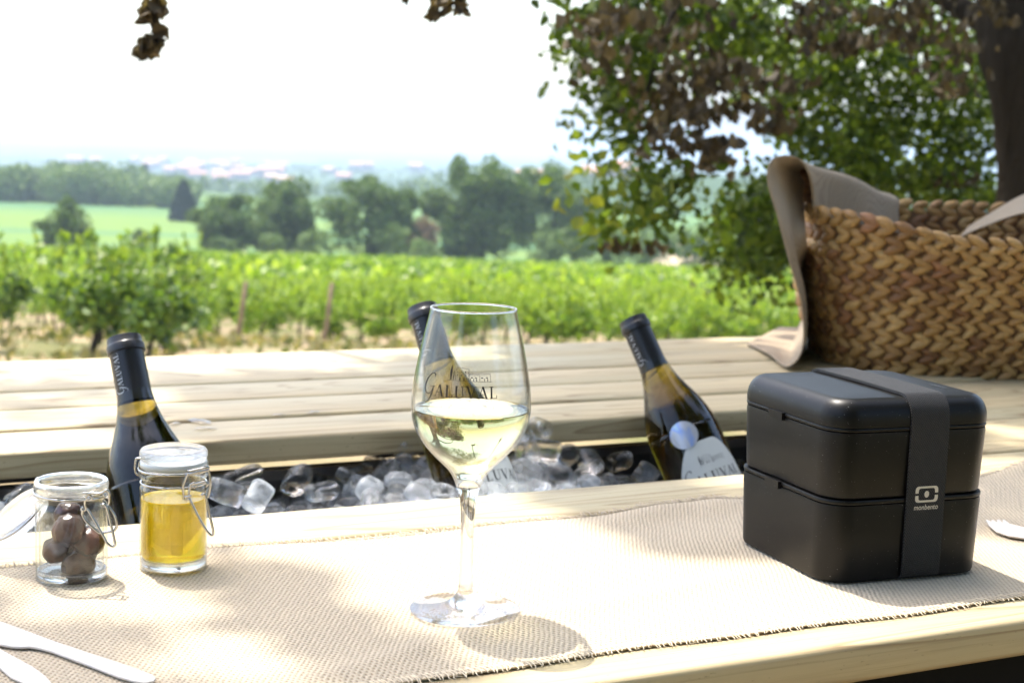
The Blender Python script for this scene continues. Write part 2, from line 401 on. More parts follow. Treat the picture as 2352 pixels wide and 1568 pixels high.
def ice_mesh(kind, seed):
    r = np.random.default_rng(seed); b = MB()
    if kind == 0: prof = [(0, 0), (.007, .0003), (.0105, .003), (.0118, .009), (.0122, .020), (.0115, .029), (.0085, .034), (.0055, .0335), (.0042, .028), (.0036, .015), (.0022, .009), (0, .008)]
    elif kind == 1: prof = [(0, 0), (.006, .001), (.011, .005), (.0135, .012), (.0132, .020), (.0105, .027), (.006, .0305), (0, .0315)]
    elif kind == 2: prof = [(0, 0), (.010, .0006), (.0135, .004), (.0143, .012), (.0133, .020), (.010, .0235), (.006, .022), (.003, .017), (0, .016)]
    else: prof = [(0, 0), (.008, .0005), (.0112, .003), (.0115, .016), (.0118, .032), (.0095, .0355), (0, .036)]
    prof = [tuple(p) for p in catmull(prof, 26)]; prof = [(max(0, p[0]), p[1]) for p in prof]; prof[0] = (0, prof[0][1]); prof[-1] = (0, prof[-1][1])
    b.lathe(prof, 28); V = b.v[0]; V[:, 2] -= V[:, 2].mean()
    f = r.uniform(.8, 1.25, 3); V *= f*np.array([1, .8 if kind in (1, 3) else .95, 1])
    ph = r.uniform(0, 6, 6); d = np.sin(V[:, 0]*260+ph[0])+np.sin(V[:, 1]*230+ph[1])+np.sin(V[:, 2]*190+ph[2])
    V *= (1+.045*d)[:, None]; b.v[0] = V
    return b
protos = []
for k in range(8):
    o = ice_mesh(k % 4, 40+k).build('ice_cube', M_icef if k == 6 else M_ice, None, True); protos.append(o)
used = set(); rr = random.Random(5)
def put_ice(u, v, z, s=1., k=None):
    s *= .9
    k = rr.randrange(8) if k is None else k
    o = protos[k] if k not in used else protos[k].copy()
    if k in used: COL.objects.link(o)
    used.add(k)
    o.location = (u*ca_-v*sa_, u*sa_+v*ca_, T+z); o.rotation_euler = (rr.uniform(.9, 2.2), rr.uniform(-.9, .9), rr.uniform(0, 6.3)); o.scale = (s,)*3
    tag(o, 'clear lump of ice lying in the black trough', 'ice cube', 'ice cubes in the trough')
BOT = []            # filled before the ice is laid: (u, v, radius) of every bottle at ice level
HAZE = 3.1e-4
# ------------------------------------------------------------------ lettering as stroke strips in a flat (s, t) plane
def strip(P, W):
    P = catmull(P, max(2, len(P)*4)) if len(P) > 2 else np.array([P[0], (np.array(P[0])+P[1])/2, P[1]], float)
    W = np.interp(np.linspace(0, 1, len(P)), np.linspace(0, 1, len(W)), W) if hasattr(W, '__len__') else np.full(len(P), W)
    D = np.gradient(P, axis=0); D /= np.linalg.norm(D, axis=1)[:, None]+1e-9; Q = np.stack([-D[:, 1], D[:, 0]], 1)
    return P+Q*W[:, None]/2, P-Q*W[:, None]/2
TK, TN = .15, .05     # thick and thin stem widths for a cap height of 1
def serif(x, y, w=.3): return ([(x-w/2, y), (x+w/2, y)], .05)
LET = {
 'A': (.86, [([(.43, 1.0), (.10, .03)], TN), ([(.43, 1.0), (.74, .03)], TK), ([(.2, .36), (.6, .36)], TN), serif(.09, .025, .26), serif(.75, .025, .3)]),
 'L': (.70, [([(.2, .97), (.2, .03)], TK), serif(.2, .975, .34), ([(.04, .025), (.64, .025)], .05), ([(.62, .03), (.66, .28)], TN)]),
 'U': (.92, [([(.2, .97), (.2, .35), (.27, .08), (.47, .02), (.66, .1), (.72, .35), (.72, .97)], [TK, TK, TK*.8, .07, TN, TN, TN]), serif(.2, .975, .34), serif(.72, .975, .26)]),
 'V': (.84, [([(.12, .97), (.43, .02)], TK), ([(.43, .02), (.73, .97)], TN), serif(.12, .975, .32), serif(.74, .975, .26)]),
}
GSC = [([(1.02, 1.55), (.98, 1.78), (.78, 1.86), (.42, 1.62), (.12, 1.1), (.08, .5), (.32, .12), (.66, .2), (.92, .62), (.95, .78)], [.05, .12, .06, .09, .16, .17, .08, .05, .07, .05]),
       ([(.6, .76), (1.12, .8)], .05), ([(.95, .78), (.84, .2), (.62, -.32), (.36, -.62), (.12, -.58)], [.09, .14, .1, .06, .04])]
def word_strips(h):
    """the wordmark: script G and six roman capitals, cap height h; origin at the foot of the first A"""
    out = []; x = 0.
    for P, W in GSC:
        out.append(strip([((p[0]-1.12)*h*1.05, p[1]*h) for p in P], [q*h for q in W] if hasattr(W, '__len__') else W*h))
    for ch in 'ALUVAL':
        w_, st = LET[ch]
        for P, W in st:
            out.append(strip([(x+p[0]*h, p[1]*h) for p in P], [q*h for q in W] if hasattr(W, '__len__') else W*h))
        x += (w_+.1)*h
    return out, x
def house_strips(s):
    """little estate drawing: two cypresses, a tall house and a long wing"""
    o = []; L = lambda P, W: o.append(strip([(p[0]*s, p[1]*s) for p in P], [q*s for q in W] if hasattr(W, '__len__') else W*s))
    L([(-1.35, 0), (1.5, -.03)], .02)
    L([(-1.15, .02), (-1.14, .5), (-1.1, .95)], [.04, .16, .02]); L([(-.97, .02), (-.96, .35), (-.95, .62)], [.03, .08, .02])
    for x in (-.85, .0): L([(x, 0), (x, .72)], .022)
    L([(-.88, .72), (-.6, .8), (.02, .72)], .022); L([(-.6, .02), (-.6, .6)], .012)
    for x in (.05, .7, 1.4): L([(x, 0), (x, .4)], .02)
    L([(0, .42), (1.42, .45)], .022); L([(0, .35), (1.4, .37)], .012)
    for x in (-.72, -.45, -.22): 
        for y in (.3, .5): L([(x, y), (x, y+.09)], .05)
    for x in (-.55, -.3): L([(x, .02), (x, .2)], .07)
    for x in (.2, .45, .85, 1.15): L([(x-.07, .22), (x+.07, .22)], .05)
    for x in (.12, .3, .5, 1.0, 1.2): L([(x, .02), (x, .17)], .04)
    return o
def lay(b, strips, fn):
    for a, c in strips:
        V = [fn(*p) for p in a]+[fn(*p) for p in c]; n = len(a)
        b.add(V, [(i, i+1, n+i+1, n+i) for i in range(n-1)])
def text_mesh(txt, size):
    cu = bpy.data.curves.new('t', 'FONT'); cu.body = txt; cu.size = size; cu.align_x = 'CENTER'; cu.shear = .12; cu.offset = size*.012
    o = bpy.data.objects.new('t', cu); COL.objects.link(o); dg = bpy.context.evaluated_depsgraph_get(); me = o.evaluated_get(dg).to_mesh()
    V = [tuple(v.co) for v in me.vertices]; F = [tuple(p.vertices) for p in me.polygons]
    bpy.data.objects.remove(o); return V, F

# ------------------------------------------------------------------ wine bottles
BP = [(0, .012), (.022, .006), (.036, 0), (.0415, .003), (.0432, .010), (.0435, .03), (.0435, .15), (.0430, .163), (.0405, .180), (.0355, .197), (.0285, .214), (.0228, .229), (.0188, .245), (.0166, .262), (.0158, .276), (.0155, .31)]
def rad(z, P=BP): return float(np.interp(z, [p[1] for p in P[3:]], [p[0] for p in P[3:]]))
bp_s = [tuple(p) for p in catmull(BP, 90)]; bp_s[0] = (0, BP[0][1])
def bottle(top, body, label, turn, medal, lab_z=(.045, .135)):
    ax = np.array(top)-np.array(body); ax /= np.linalg.norm(ax); base = np.array(top)-ax*.3155
    f = CAMP-(base+ax*.2); f -= ax*(f@ax); f /= np.linalg.norm(f); rx = np.cross(-f, ax)*1.0
    rx = np.cross(ax, f); rx /= np.linalg.norm(rx); yb = -f; rx = np.cross(yb, ax)
    Mx = Matrix([[rx[i], yb[i], ax[i], base[i]] for i in range(3)]+[[0, 0, 0, 1]])
    r = tag(empty('wine_bottle', M=Mx), label, 'wine bottle', 'wine bottles in the ice')
    b = MB(); b.lathe(bp_s+[(.0149, .3105), (0, .3105)], 72); b.build('glass', M_bottle, r, True)
    C = [(.0172, .247), (.0170, .262), (.0168, .2985), (.0185, .2995), (.0187, .3065), (.0180, .3075), (.0172, .3085), (.0172, .3135), (.0165, .3152), (0, .3155), (0, .3125), (.0158, .3120), (.0160, .30), (.0163, .262), (.0168, .247)]
    b = MB(); b.lathe(C, 64, close=True); cap = b.build('capsule', M_caps, r, True, 40)
    # capsule lettering reads up the neck
    st, L = word_strips(.0062)
    def on(s, t): R = .0174; a = (-.0065-t)/R+math.radians(-8); z = .263+s; return (R*math.sin(a), -R*math.cos(a), z)
    b = MB(); lay(b, st, on); b.build('lettering', M_silver, cap)
    # paper label with arched shoulders
    c0 = math.radians(turn); hw = 1.02; z0, z1 = lab_z; b = MB(); rows = []
    for i in range(41):
        t = -1+2*i/40; a = abs(t)
        zt = z1 if a < .28 else z1-.030*(1-math.cos(min(1, (a-.28)/.62)*math.pi/2))-.02*max(0, (a-.9)/.1)
        zb_ = z0+.03*(max(0, (a-.72)/.28))**2
        rows.append([( (.0438)*math.sin(c0+t*hw), -(.0438)*math.cos(c0+t*hw), zb_+(zt-zb_)*j/8) for j in range(9)])
    b.grid(rows); lab = b.build('label', M_label, r, True)
    st, L = word_strips(.0112)
    def on2(s, t): R = .0441; a = c0+(s-L*.42)/R; return (R*math.sin(a), -R*math.cos(a), .093+t)
    b = MB(); lay(b, st, on2); lay(b, house_strips(.0125), lambda s, t: on2(s+L*.45, t+.021)); b.build('lettering', M_ink, lab)
    if medal:
        b = MB(); c1 = c0-math.radians(22); ring = []
        for k in range(7):
            rho = .0165*k/6; ring.append([((rad(.155+rho*math.cos(q))+.0011)*math.sin(c1+rho*math.sin(q)/.043), -(rad(.155+rho*math.cos(q))+.0011)*math.cos(c1+rho*math.sin(q)/.043), .155+rho*math.cos(q)) for q in np.linspace(0, 2*math.pi, 33)])
        b.grid(ring); b.build('medal_sticker', M_medal, r, True)
    # footprint at ice level, in table coordinates
    s = (-.05+T-base[2])/ax[2]; q = tl(base+ax*s); BOT.append((q[0], q[1], .052))
    return r
bottle(at(284, 776, 1.50), at(338, 1060, 1.452), 'wine bottle with black capsule standing in ice behind the jars', 27, False, (.04, .128))
bottle(at(968, 704, 1.70), at(1062, 1010, 1.635), 'wine bottle standing in ice behind the wine glass', 35, False, (.04, .128))
bottle(at(1452, 732, 1.845), at(1590, 1042, 1.785), 'wine bottle with round hologram sticker leaning beside the black lunch box', 22, True, (.050, .142))

nu = 0
for j in range(8):
    v = 1.565-.030*j
    for i in range(43):
        u = -.05+.029*i+(.016 if j % 2 else 0)+rr.uniform(-.006, .006); vv = v+rr.uniform(-.006, .006)
        if u > 1.165 or vv > 1.575 or len(KIDS.setdefault('ice', [])) > 262: continue
        if any((u-q[0])**2+(vv-q[1])**2 < q[2]**2 for q in BOT): continue
        KIDS['ice'].append(1); put_ice(u, vv, float(ice_top(u, vv))+.008+rr.uniform(-.004, .008))
def ice_px(x, y, v):                        # a lump resting high on the heap, v metres across the table
    d = ray(x, y); n = np.array([-sa_, ca_]); t = v/(d[:2]@n); p = CAMP+d*t; q = tl(p); return q
for (x, y, v, k, s) in ((560, 1103, 1.52, 0, 1.15), (682, 1105, 1.50, 2, 1.1), (800, 1095, 1.53, 3, 1.15), (890, 1085, 1.53, 1, 1.1), (960, 1090, 1.53, 4, 1.1),
                        (1250, 1035, 1.50, 3, 1.35), (1208, 1030, 1.52, 0, 1.2), (1240, 985, 1.54, 2, 1.), (1303, 1045, 1.52, 1, 1.1), (1355, 1065, 1.50, 7, 1.25), (1420, 1060, 1.53, 2, 1.),
                        (1290, 1090, 1.47, 5, 1.2), (1215, 1085, 1.48, 0, 1.2), (1480, 1088, 1.50, 2, .95), (520, 1130, 1.47, 7, 1.2), (590, 1140, 1.46, 6, 1.25), (740, 1130, 1.47, 4, 1.1), (850, 1125, 1.48, 6, 1.2), (180, 1120, 1.5, 1, 1.), (40, 1135, 1.5, 3, 1.)):
    q = ice_px(x, y, v); put_ice(q[0], q[1], q[2], s, k)
for i, (x, y, s) in enumerate(((345, 953, 1), (372, 960, .8), (458, 967, 1.4), (470, 983, 1.), (402, 972, .7), (1525, 950, .8), (640, 952, .7), (720, 947, .9))):
    b = MB(); V = []
    prof = [(0, .0016*s), (.003*s, .0014*s), (.0055*s, .0007*s), (.0065*s, 0)]
    b.lathe(prof[::-1], 18); b.v[0][:, 0] *= 1.9; b.v[0] *= (1+.15*np.sin(b.v[0][:, :1]*700+i))
    o = b.build('water_drop', M_solid, None, True); p = plane(x, y, T+.0003); o.location = p; o.rotation_euler = (0, 0, A+i)
    tag(o, 'splash of water on the rear boards next to the trough', 'water drop', 'water drops on the rear boards')

# ------------------------------------------------------------------ wine glass
gc = plane(1067.5, 1410); gc[2] = T+.0028
GP = [(.0375, .0004), (.0379, .0012), (.0374, .0020), (.030, .0027), (.020, .0042), (.0125, .0066), (.0082, .0098), (.0060, .0135), (.0048, .020), (.0044, .035), (.0044, .055), (.0049, .070), (.0061, .080), (.0080, .087)]
BW = [(.0080, .087), (.0104, .0925), (.0140, .0985), (.0200, .1045), (.0270, .1115), (.0335, .1195), (.0380, .1280), (.0402, .1370), (.0406, .1440), (.0397, .1560), (.0378, .1680), (.0352, .1810), (.0325, .1930), (.0302, .2030), (.0292, .2082)]
wg = tag(empty('wine_glass', gc), 'tall stemmed wine glass half full of white wine on the burlap runner', 'wine glass')
b = MB(); prof = [(0, .0006)]+[tuple(p) for p in catmull(GP, 60)]+[(.0078, .0885), (.004, .0905), (0, .0912)]
b.lathe(prof, 96); b.build('stem_and_foot', M_solid, wg, True)
bws = catmull(BW, 70)
b = MB(); inner = [(max(p[0]-.0011, .0), p[1]+.0006) for p in bws]; lip = [(bws[-1][0]-.0001, bws[-1][1]+.0006), (bws[-1][0]-.0008, bws[-1][1]+.0009)]
b.lathe([tuple(p) for p in bws]+lip+inner[::-1], 128); bowl = b.build('bowl', M_glass, wg, True)
b = MB(); ring = [(bws[-1][0]-.0005+.00075*math.cos(q), bws[-1][1]+.0009+.0007*math.sin(q)) for q in np.linspace(0, 2*math.pi, 13)[:-1]]
b.lathe(ring, 128, close=True); b.build('rim', M_solid, wg, True)
def brad(z): return float(np.interp(z, [p[1] for p in bws], [p[0] for p in bws]))
st, L = word_strips(.0078); R0 = .0388
def onb(s, t):
    z = .1545+t; R = brad(z)+.0004; a = (s+.0035-.0255)/R0+math.radians(-3); return (R*math.sin(a), -R*math.cos(a), z)
b = MB(); lay(b, st, onb); lay(b, house_strips(.0105), lambda s, t: onb(s+.023, t+.0112)); b.build('lettering', M_ink, bowl)
LV = .1405
wp = [(0, .0935)]+[(max(.0004, p[0]-.00135), p[1]+.0007) for p in bws if .0925 < p[1] < LV]
wp += [(brad(LV)-.00125, LV+.0008), (brad(LV)-.0022, LV+.0001), (brad(LV)-.004, LV-.0002), (0, LV-.0003)]
b = MB(); b.lathe(wp, 96); o = b.build('white_wine', M_wine, None, True); o.location = gc; tag(o, 'pale white wine filling the lower half of the wine glass', 'wine')

# ------------------------------------------------------------------ jars
def px3(pts, Y): return [at(x, y, (Y[i] if hasattr(Y, '__len__') else Y)) for i, (x, y) in enumerate(pts)]
def jar(name, c, h, r, label):
    j = tag(empty(name, c), label, 'jar', 'small clip-top glass jars')
    o_ = [(0, .0004), (r*.86, .0004), (r*.97, .0014), (r, .004), (r, h*.66), (r*1.0, h*.735), (r*.975, h*.765), (r*.925, h*.79), (r*.915, h*.82), (r*1.0, h*.85), (r*1.03, h*.875), (r*1.03, h*.955), (r*1.01, h*.985), (r*.96, h)]
    i_ = [(r*.87, h*.995), (r*.85, h*.97), (r*.84, h*.85), (r*.84, h*.80), (r*.89, h*.74), (r*.90, h*.66), (r*.90, .0085), (r*.80, .0062), (r*.3, .0072), (0, .0074)]
    b = MB(); b.lathe([o_[0]]+[tuple(p) for p in catmull(o_[1:], 50)]+[tuple(p) for p in catmull(i_, 40)], 80)
    g = b.build('glass', M_jarglass, j, True, 60)
    b = MB(); b.lathe([(0, .0008), (r*.85, .0008), (r*.955, .0018), (r*.985, .0042), (r*.975, .0070), (r*.90, .0080), (r*.78, .0058), (r*.3, .0068), (0, .007)], 80); b.build('thick_base', M_solid, j, True)
    return j
def ringp(c, r, z, n=48, a0=0, a1=2*math.pi, tilt=0):
    return [np.array([c[0]+r*math.sin(a), c[1]-r*math.cos(a), c[2]+z+tilt*math.sin(a)]) for a in np.linspace(a0, a1, n)]
def wire(parts, name, parent, r=.00085):
    b = MB(); inv = parent.location
    for P in parts:
        P = [np.array(p)-np.array(inv) for p in P]; b.tube(catmull(P, max(6, len(P)*5)) if len(P) < 20 else P, r, 8)
    return b.build(name, M_steel, parent, True)
JZ = T+.0026
c2 = plane(398, 1308); c2[2] = JZ; c1 = plane(165, 1333); c1[2] = JZ
j2 = jar('glass_jar', Vector(c2), .0805, .0245, 'closed clip-top glass jar of yellow oil')
R2 = .0238
b = MB(); prof = [(0, .0079), (R2*.8, .0083), (R2-.0012, .0090), (R2-.0003, .0105), (R2-.0003, .0530), (R2-.0010, .0522), (R2-.003, .0518), (0, .0517)]; b.lathe(prof, 80); o = b.build('oil', M_oil, None, True, 60); o.location = c2
tag(o, 'golden yellow oil filling two thirds of the closed jar', 'oil')
b = MB(); r = .0240
b.lathe([(0, .0800), (r*.80, .0800), (r*.84, .0745), (r*.90, .0742), (r*.92, .0808), (r*1.0, .0822), (r*1.03, .0845), (r*1.02, .0875), (r*.97, .0893), (r*.90, .0897), (r*.80, .0882), (r*.4, .0872), (0, .0870)], 80); b.build('lid', M_lidglass, j2, True, 70)
b = MB(); b.lathe([(r*.90+.0006, .0755), (r*1.0, .0757), (r*1.0, .0806), (r*.93, .0806)], 64, close=True); b.build('rubber_seal', plain('clear_rubber', (.62, .62, .58), .35), j2, True)
Yf = c2[1]-.022; Yr = c2[1]-.012
wire([ringp(c2, .0252, .0745, 60)], 'upper_wire', j2)
wire([ringp(c2, .0236, .0645, 60)], 'neck_wire', j2)
wire([px3([(431, 1080), (437, 1081), (460, 1076), (481, 1073), (480, 1078), (440, 1087), (431, 1086), (420, 1117), (422, 1145), (426, 1151), (433, 1141), (437, 1112), (445, 1108), (452, 1113), (447, 1120), (441, 1112), (460, 1108), (472, 1106), (478, 1112), (472, 1118)], Yf),
      px3([(468, 1070), (478, 1076), (483, 1106), (479, 1136), (474, 1142)], Yr), px3([(436, 1140), (424, 1141), (440, 1138)], Yf-.001)], 'clasp', j2)
wire([px3([(434, 1143), (450, 1175), (466, 1205), (480, 1224), (487, 1228), (490, 1222), (487, 1205), (481, 1180), (473, 1140), (468, 1134), (463, 1137)], Yf-.001)], 'lever', j2, .00095)
wire([px3([(333, 1053), (316, 1052), (312, 1056), (310, 1075), (314, 1088), (324, 1092), (328, 1098), (330, 1106)], c2[1]-.003), px3([(319, 1066), (324, 1083), (328, 1086)], c2[1]-.004)], 'hinge', j2)

j1 = jar('glass_jar', Vector(c1), .0715, .0250, 'open clip-top glass jar holding dark olives')
b = MB(); b.lathe([(.0221, .0665), (.0225, .0700), (.0232, .0716), (.0244, .0722), (.0256, .0710), (.0260, .0685), (.0256, .0655), (.0246, .0640), (.0232, .0640)], 80, close=True); b.build('rolled_rim', M_lidglass, j1, True)
Yf = c1[1]-.024; Yr = c1[1]-.010
wire([ringp(c1, .0258, .0625, 60, tilt=-.001)], 'neck_wire', j1)
wire([px3([(190, 1133), (198, 1132), (207, 1137), (211, 1143), (204, 1148), (198, 1141), (206, 1132), (225, 1133), (237, 1130), (243, 1125), (250, 1130), (250, 1141), (243, 1142), (238, 1134)], Yf),
      px3([(207, 1142), (197, 1147), (195, 1155), (197, 1168), (190, 1173), (187, 1168), (192, 1164)], Yf), px3([(244, 1127), (250, 1135), (250, 1152), (247, 1160), (239, 1163), (230, 1159)], Yr)], 'clasp', j1)
wire([px3([(190, 1170), (189, 1180), (196, 1194), (210, 1208), (225, 1221), (232, 1223), (259, 1219), (266, 1212), (268, 1206), (265, 1188), (258, 1174), (247, 1160)], Yf-.001)], 'bail', j1, .00095)
wire([px3([(200, 1167), (215, 1192), (236, 1228), (246, 1246), (257, 1254), (264, 1251), (263, 1240), (255, 1205), (244, 1163), (234, 1158)], Yf-.003)], 'lever', j1, .00095)
wire([px3([(95, 1128), (86, 1122), (81, 1108), (85, 1098), (90, 1102), (91, 1112), (86, 1118)], c1[1]+.002)], 'hinge', j1)
# glass lid hanging open on its hinge at the left of the jar
lidc = at(48, 1186, c1[1]+.030); nrm = Vector((-.55, -.34, .76)).normalized()
Ml = Matrix.Translation(Vector(lidc)-Vector(c1)) @ nrm.to_track_quat('Z', 'Y').to_matrix().to_4x4()
b = MB(); r = .0252
b.lathe([(0, .0010), (r*.7, .0006), (r*.8, -.0040), (r*.86, -.0042), (r*.9, -.0002), (r*1.0, .0004), (r*1.03, .0025), (r*1.0, .0052), (r*.93, .0062), (r*.80, .0048), (r*.4, .0040), (0, .0038)], 72, M=Ml); b.build('lid', M_lidglass, j1, True, 70)
wire([[np.array(c1)+np.array(Ml @ Vector((.0262*math.cos(a), .0262*math.sin(a), .003)))-0*SUN for a in np.linspace(-2.4, 1.2, 30)]+[at(88, 1124, c1[1]+.006)]], 'lid_wire', j1)

def olive_mat():
    m, t, o = mat('dark_olive'); co = objco(t); n1 = noise(t, co, 130, 3, .55, 1.6); n2 = noise(t, co, 60, 3)
    c = mixc(t, (.020, .008, .006), (.058, .024, .016), n1); c = mixc(t, c, (.075, .018, .006), ramp(t, [(.5, 0.), (.65, 1.)], n2).outputs[0])
    prin(t, o, c, .27, n1, .3, .0018, **{'Specular IOR Level': .35}); return m
M_olive = olive_mat()
OL = [(158, 1183, .010, .0095, .3, 1.4, 'olive at the very top of the pile in the open jar', .004), (158, 1216, .0115, .0105, 0, .9, 'large wrinkled olive below the topmost one in the open jar', -.006),
      (130, 1262, .0095, .0090, 1.2, .3, 'olive against the left side of the open jar', .003), (203, 1243, .0120, .0098, .6, 1.5, 'olive against the right side of the open jar', .000),
      (180, 1298, .0115, .0095, .2, 1.6, 'reddish cut olive lying on the bottom of the open jar', -.003), (190, 1268, .0100, .0092, .9, .6, 'olive in the middle of the pile at the back of the jar', .008)]
for i, (x, y, a, c_, r1, r2, lb, dy) in enumerate(OL):
    b = MB(); P = []
    for k in range(25):
        q = math.pi*k/24; rr_ = c_*math.sin(q); z = a*math.cos(q)-(.0028*math.exp(-(rr_/.0022)**2) if q < 1 else 0); P.append((0 if k in (0, 24) else rr_, z))
    b.lathe(P[::-1], 36); V = b.v[0]; g = np.random.default_rng(i)
    for q in range(9):
        d = g.normal(size=3); d /= np.linalg.norm(d); V *= (1.009+.012*np.sin(V@d*g.uniform(400, 1300)+g.uniform(0, 6)))[:, None]
    if i in (1, 4):     # a piece was sliced off where it presses on the glass
        n_ = np.array([.0, -1, .1]); b.v[0] = V
    o = b.build('olive', M_olive, None, True); o.location = at(x, y, c1[1]+dy); o.rotation_euler = (r1, r2, i); tag(o, ('dark '+lb) if 'reddish' not in lb else lb, 'olive', 'olives in the open jar')

# ------------------------------------------------------------------ burlap runner
U0, U1, V0, V1 = -.75, 2.3, .812, 1.130
nu_, nv_ = 760, 96
uu = np.linspace(U0, U1, nu_); vv = np.linspace(0, 1, nv_); UU, TT = np.meshgrid(uu, vv, indexing='ij')
edge_b = V1+.006*np.sin(UU*9)+.004*np.sin(UU*23+1)-.03*np.exp(-((UU-1.03)/.08)**2)*0
edge_f = V0+.0025*np.sin(UU*14+.5)+.0015*np.sin(UU*41)
VV = edge_f+(edge_b-edge_f)*TT
def bumpf(u, v, cu, cv, su, sv, h, ang=0):
    du, dv = u-cu, v-cv; c, s = math.cos(ang), math.sin(ang); a, b_ = c*du+s*dv, -s*du+c*dv
    return h*np.exp(-(a/su)**2-(b_/sv)**2)
ZZ = .0022+.0004*np.sin(UU*30+VV*20)
q = tl(plane(1500, 1180)); ZZ = ZZ+bumpf(UU, VV, q[0], q[1]-.005, .06, .02, .006, .3)
q = tl(plane(1640, 1165)); ZZ = ZZ+bumpf(UU, VV, q[0], q[1]-.01, .03, .02, .005, .5)
q = tl(plane(960, 1500)); ZZ = ZZ+bumpf(UU, VV, q[0], q[1], .10, .012, .0022, .35)
q = tl(plane(1500, 1370)); ZZ = ZZ+bumpf(UU, VV, q[0], q[1], .15, .014, .0016, .2)
ZZ = ZZ+np.clip((TT-.45)/.55, 0, 1)**2*.030*np.exp(-((UU-1.215)/.085)**2)        # the cloth lifts off the boards at the right
ZZ = ZZ+np.clip((TT-.45)/.55, 0, 1)**2*.012*np.exp(-((UU-1.6)/.15)**2)
def cloth_z(u, v):
    i = np.argmin(abs(uu-u)); j = int(np.clip((v-VV[i, 0])/(VV[i, -1]-VV[i, 0]), 0, 1)*(nv_-1)); return float(ZZ[i, j])
ZZ = .0014+(ZZ-.0014)*np.clip(TT/.06, 0, 1)
run = tag(empty('burlap_runner', (0, 0, T), A), 'beige burlap table runner laid along the front boards under the glass, jars and box', 'table runner')
b = MB(); b.grid(np.dstack([UU, VV, ZZ])); b.grid(np.dstack([UU, VV, np.maximum(ZZ-.0010, .0004)])[::-1])
for e in (0, nv_-1): b.grid(np.array([np.dstack([UU, VV, ZZ])[:, e], np.dstack([UU, VV, np.maximum(ZZ-.0010, .0004)])[:, e]]))
b.build('cloth', M_burlap, run, True, 50)
b = MB(); g = np.random.default_rng(3); u = U0
while u < U1:                                # overlock stitching and loose ends along the front hem
    if -.2 < u < 1.6:
        e = float(np.interp(u, uu, edge_f[:, 0])); z = cloth_z(u, e+.002)
        sl_ = g.normal(0, .0009); out = g.uniform(.002, .006)
        b.tube([(u+sl_-.0012, e+.0085, z+.0002), (u+sl_, e+.004, z+.0006), (u+sl_+.0004, e, z+.0003), (u+sl_+g.normal(0, .0008), e-out*.6, z-.0006), (u+sl_+g.normal(0, .0012), e-out, .0008)], [.0004, .0004, .0004, .0003, .0001], 5)
    u += g.uniform(.0026, .0042)
b.build('hem_stitching', M_fringe, run, True)
b = MB(); u = U0
while u < U1:                                # frayed back edge
    if -.2 < u < 1.6:
        e = float(np.interp(u, uu, edge_b[:, -1])); z = cloth_z(u, e-.001)
        L_ = g.uniform(.003, .009); d = g.normal(0, .002)
        b.tube([(u, e-.002, z), (u+d*.4, e+L_*.5, z+g.uniform(-.0008, .002)), (u+d, e+L_, max(.0006, z+g.uniform(-.002, .003)))], [.00045, .0004, .00015], 4)
    u += g.uniform(.0011, .0019)
b.build('frayed_edge', M_fringe2, run, True)
b = MB()
for k in range(150):                         # stray fibres
    u = g.uniform(-.1, 1.3); e = V0 if g.random() < .5 else g.uniform(V0, V1); z = cloth_z(u, e)+.0006; P = [np.array([u, e, z])]; a = g.uniform(0, 6.3)
    for s in range(5): a += g.normal(0, .7); P.append(P[-1]+np.array([math.cos(a)*.0016, math.sin(a)*.0016, g.uniform(-.0004, .0014)*(1 if s < 3 else -1)]))
    b.tube(P, .00010, 4)
b.build('loose_fibre', M_fringe2, run, True)

# ------------------------------------------------------------------ wooden cutlery
def wood_white():
    m, t, o = mat('pale_birch'); co = objco(t); n = noise(t, mapping(t, co, (20, 260, 60)), 1, 4, .6)
    prin(t, o, mixc(t, (.66, .61, .55), (.78, .74, .69), n), .6, n, .25, .0004); return m
M_birch = wood_white()
def slab(name, px, thick, z, label, cat, bend=None, rot=0):
    P = [plane(x, y, T+z+thick)[:2] for x, y in px]; P = np.array(P); c = P.mean(0)
    sgn = 1 if sum(P[i-1][0]*P[i][1]-P[i][0]*P[i-1][1] for i in range(len(P))) > 0 else -1
    if sgn < 0: P = P[::-1]
    n = len(P); D = np.roll(P, -1, 0)-np.roll(P, 1, 0); D /= np.linalg.norm(D, axis=1)[:, None]; I = np.stack([-D[:, 1], D[:, 0]], 1)*.0004
    V = []; 
    zf = (lambda p: 0) if bend is None else bend
    for off, zz in ((I, 0), (0*I, .0004), (0*I, thick-.0004), (I, thick)): V += [(p[0]-c[0], p[1]-c[1], zz+zf(p)) for p in P+off]
    F = [tuple(range(n))[::-1], tuple(3*n+k for k in range(n))]
    for l in range(3): F += [(l*n+k, l*n+(k+1) % n, (l+1)*n+(k+1) % n, (l+1)*n+k) for k in range(n)]
    b = MB(); b.add(V, F); o = b.build(name, M_birch, None); o.location = (c[0], c[1], T+z); tag(o, label, cat); return o
kn = [(8, 1428), (137, 1475), (205, 1498), (273, 1520), (332, 1541), (352, 1549), (358, 1556), (352, 1562), (335, 1566), (312, 1563), (273, 1552), (195, 1522), (117, 1493), (84, 1485), (68, 1483), (50, 1484), (29, 1483), (0, 1478), (-60, 1466), (-140, 1445), (-230, 1412), (-280, 1388), (-270, 1372), (-180, 1376), (-80, 1400)]
slab('wooden_knife', kn, .0017, .0030, 'pale wooden knife lying on the burlap, handle pointing to the lower right', 'knife')
sp = [(0, 1488), (39, 1510), (78, 1531), (105, 1551), (122, 1570), (150, 1592), (150, 1604), (128, 1606), (90, 1590), (58, 1568), (25, 1553), (0, 1531), (-40, 1508), (-90, 1486), (-95, 1466), (-60, 1460)]
